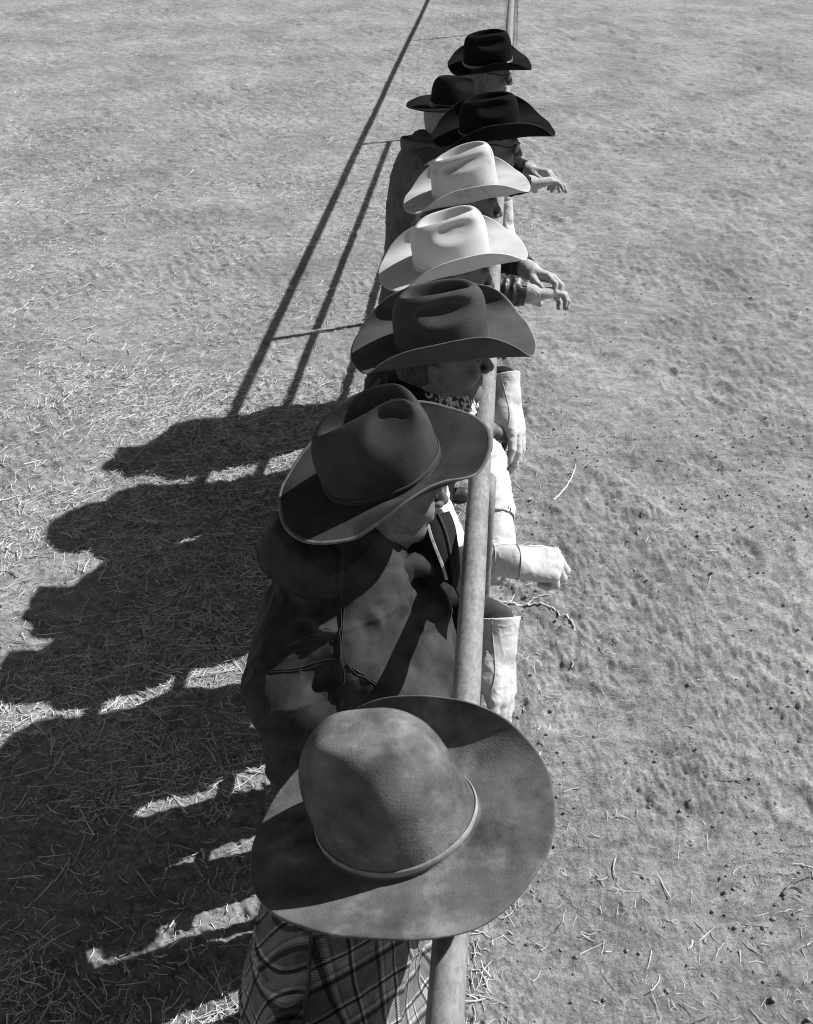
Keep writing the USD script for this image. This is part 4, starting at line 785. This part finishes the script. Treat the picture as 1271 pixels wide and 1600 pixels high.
# 5: second white hat
person(dict(label='person in a smudged off white hat, chin above a pale glove', hat=(-0.107, 3.317, 1.585), rot=(11, -9, 2), hrot=(4, 2, 0),
    arms=[dict(e=(-0.14, 3.12, 1.12), w=(-0.02, 3.26, 1.12), u=(0.6, 0.6, -0.5), n=(0, 0, 1)), dict(e=(-0.14, 3.53, 1.12), w=(-0.01, 3.38, 1.13), u=(0.6, -0.6, -0.5), n=(0, 0, 1))],
    neck=(-0.175, 3.31, 1.385), pelvis=(-0.24, 3.29, 0.90), coat=dict(mat=blue_cloth, cuffs=(0.88, 0.88), h=0.0065, bulk=1.08, wide=1.2), more=more_coll(blue_cloth), skin=('mid', 0.12), seed=11, hair=(rough_mat('hair_dark', 0.03, 0.06, scale=80), 0.0, 0.003),
    felt=felt('offwhite', 0.44, 0.12, stain=(22, 0.56, 0.72, 0.6), scale=6), hatlabel='off white felt hat with smudges and long side crease', band=(0.006, 0.0026, 0.0016, felt('offwhite_band', 0.4, 0.05)),
    hatp=dict(hc=0.132, A=0.205, B=0.180, tn=80, df=0.3, db=0.5, dent=(0.017, 0.066, 0.015, 0.78, 0.0), rise=0.13, seed=5)))

# 6: black hat, sunglasses, clasped hands
def glasses(P, D, C=None, GS=None):
    R, c = D['R'], D['head']; L = lambda *q: c + R @ np.array(q); G = UsdGeom.Xform.Define(stage, str(P.GetPath()) + '/sunglasses')
    for s in (-1, 1):
        S = Shape().add(ell(L(0.098, s * 0.033, 0.000), (0.006, 0.026, 0.019), R @ rot(s * 22))); obj('lens', nets(S, L(0.098, s * 0.033, 0) - 0.04, L(0.098, s * 0.033, 0) + 0.04, 0.003), black_plastic, G)
        obj('temple', tube(spline([L(0.088, s * 0.058, 0.010), L(0.05, s * 0.078, 0.012), L(-0.01, s * 0.083, 0.012), L(-0.022, s * 0.084, 0.0)], 16), 0.0028, 6), black_plastic, G)
    obj('bridge', tube(spline([L(0.106, -0.012, 0.006), L(0.111, 0, 0.009), L(0.106, 0.012, 0.006)], 8), 0.0022, 6), black_plastic, G)
def more6(P, D, C, GS): glasses(P, D); more_coll(shiny_dark)(P, D, C, GS)
person(dict(label='person in a wide black hat and sunglasses, gloved hands clasped beyond the rail', hat=(-0.044, 3.735, 1.665), rot=(12, -5, 3), hrot=(4, 4, 0),
    arms=[dict(e=(-0.08, 3.52, 1.17), w=(0.135, 3.52, 1.15), u=(0.86, 0.42, -0.10), n=(-0.30, 0.30, 0.9), curl=(0.35, 0.8, 0.6), thumb=(0.9, 0.2), spread=0.18, glove=True, cuff=0.04, flare=0.038, gmat=leather_grey),
          dict(e=(-0.08, 3.92, 1.17), w=(0.130, 3.645, 1.188), u=(0.84, -0.50, -0.10), n=(0.3, 0.30, 0.9), curl=(0.35, 0.9, 0.7), thumb=(0.7, 0.2), spread=0.18, glove=True, cuff=0.04, flare=0.038, gmat=leather_grey)],
    neck=(-0.125, 3.73, 1.465), pelvis=(-0.24, 3.72, 0.95), coat=dict(mat=shiny_dark, cuffs=(0.93, 0.93), cuffr=0.046, h=0.006, fold=0.008, bulk=1.06, wide=1.2), more=more6, skin=('weathered', 0.13), seed=13, hair=(rough_mat('hair_dark', 0.03, 0.06, scale=80), 0.0, 0.003),
    felt=felt('black', 0.006, 0.3), hatlabel='wide brimmed black felt hat, the larger of two side by side', band=(0.008, 0.004, 0.002, rough_mat('black_ribbon', 0.02, 0.03, rough=0.35, spec=0.6)), binding=(0.0018, rough_mat('black_edge', 0.03, 0.05, rough=0.6)),
    hatp=dict(hc=0.118, A=0.213, B=0.20, Rn=0.06, Rf=0.055, tn=66, tf=84, df=0.3, db=0.4, rise=0.05, xs=0.010, seed=6, nphi=150)))

# 7: grey wool jacket, fair hair, standing back from the rail
person(dict(label='person with fair hair in a grey wool jacket with upright collar, back turned', hat=(-0.195, 4.25, 1.615), rot=(45, 8, -4), hrot=(30, 6, 0),
    arms=[dict(e=(-0.26, 4.02, 1.16), w=(-0.03, 4.12, 1.14), u=(0.8, 0.3, -0.4), n=(0, 0, 1)), dict(e=(-0.12, 4.40, 1.16), w=(0.03, 4.30, 1.165), straight=True, u=(0.28, -0.25, -0.95), n=(0.9, -0.4, 0.2), side=-1, curl=(0.15, 0.4, 0.35), thumb=(0.3, 0.25), glove=True, cuff=0.06, flare=0.045)],
    neck=(-0.295, 4.20, 1.43), pelvis=(-0.34, 4.12, 0.92), byaw=16, coat=dict(mat=grey_wool, cuffs=(0.88, 1.0), h=0.006, fold=0.003, bulk=1.05), more=more_coll(grey_wool, 0.072, 0.02), skin=('fair', 0.125), seed=15, hair=(rough_mat('hair_fair', 0.16, 0.28, scale=90), 0.09, 0.013),
    felt=felt('black_worn', 0.008, 0.4), hatlabel='black felt hat with flat back brim, half hidden', band=(0.008, 0.004, 0.002, rough_mat('black_ribbon', 0.02, 0.03, rough=0.35, spec=0.6)),
    hatp=dict(hc=0.118, A=0.188, B=0.175, Rn=0.10, Rf=0.10, tn=40, tf=45, df=0.6, db=0.3, rise=0.0, seed=7, nphi=150)))

# 8: the farthest man
def more8(P, D, C, GS): glasses(P, D); more_coll(cloth('pale_grey_cloth', 0.32), 0.078)(P, D, C, GS)
person(dict(label='person in a tall black hat and sunglasses, farthest along the rail', hat=(-0.085, 4.84, 1.665), rot=(14, -4, 8), hrot=(8, 4, 0),
    arms=[dict(e=(-0.06, 4.66, 1.18), w=(0.14, 4.80, 1.155), u=(0.85, 0.35, 0.0), n=(-0.3, 0.2, 0.9), curl=(0.3, 0.5, 0.4), thumb=(1.1, 0.1), spread=0.15, sc=1.05, glove=True, cuff=0.03, flare=0.036, gmat=leather_grey), dict(e=(-0.06, 5.02, 1.18), w=(0.135, 4.97, 1.165), u=(0.85, -0.35, -0.05), n=(0.25, 0.3, 0.9), curl=(0.6, 0.8, 0.6), thumb=(0.6, 0.2), spread=0.15, sc=1.05, glove=True, cuff=0.03, flare=0.036, gmat=leather_grey)],
    neck=(-0.165, 4.83, 1.465), pelvis=(-0.25, 4.80, 0.95), coat=dict(mat=black_cloth, cuffs=(0.92, 0.92), h=0.007, bulk=1.08, wide=1.2), more=more8, skin=('weathered', 0.13), seed=17,
    felt=felt('jet', 0.007, 0.3), hatlabel='tall crowned black felt hat with shiny band', band=(0.010, 0.007, 0.0025, rough_mat('silver_band', 0.10, 0.2, rough=0.3, spec=0.6)),
    hatp=dict(hc=0.132, A=0.182, B=0.172, Rn=0.05, Rf=0.05, tn=66, tf=75, df=0.5, db=0.4, rise=0.03, xs=0.008, seed=8, nphi=150)))
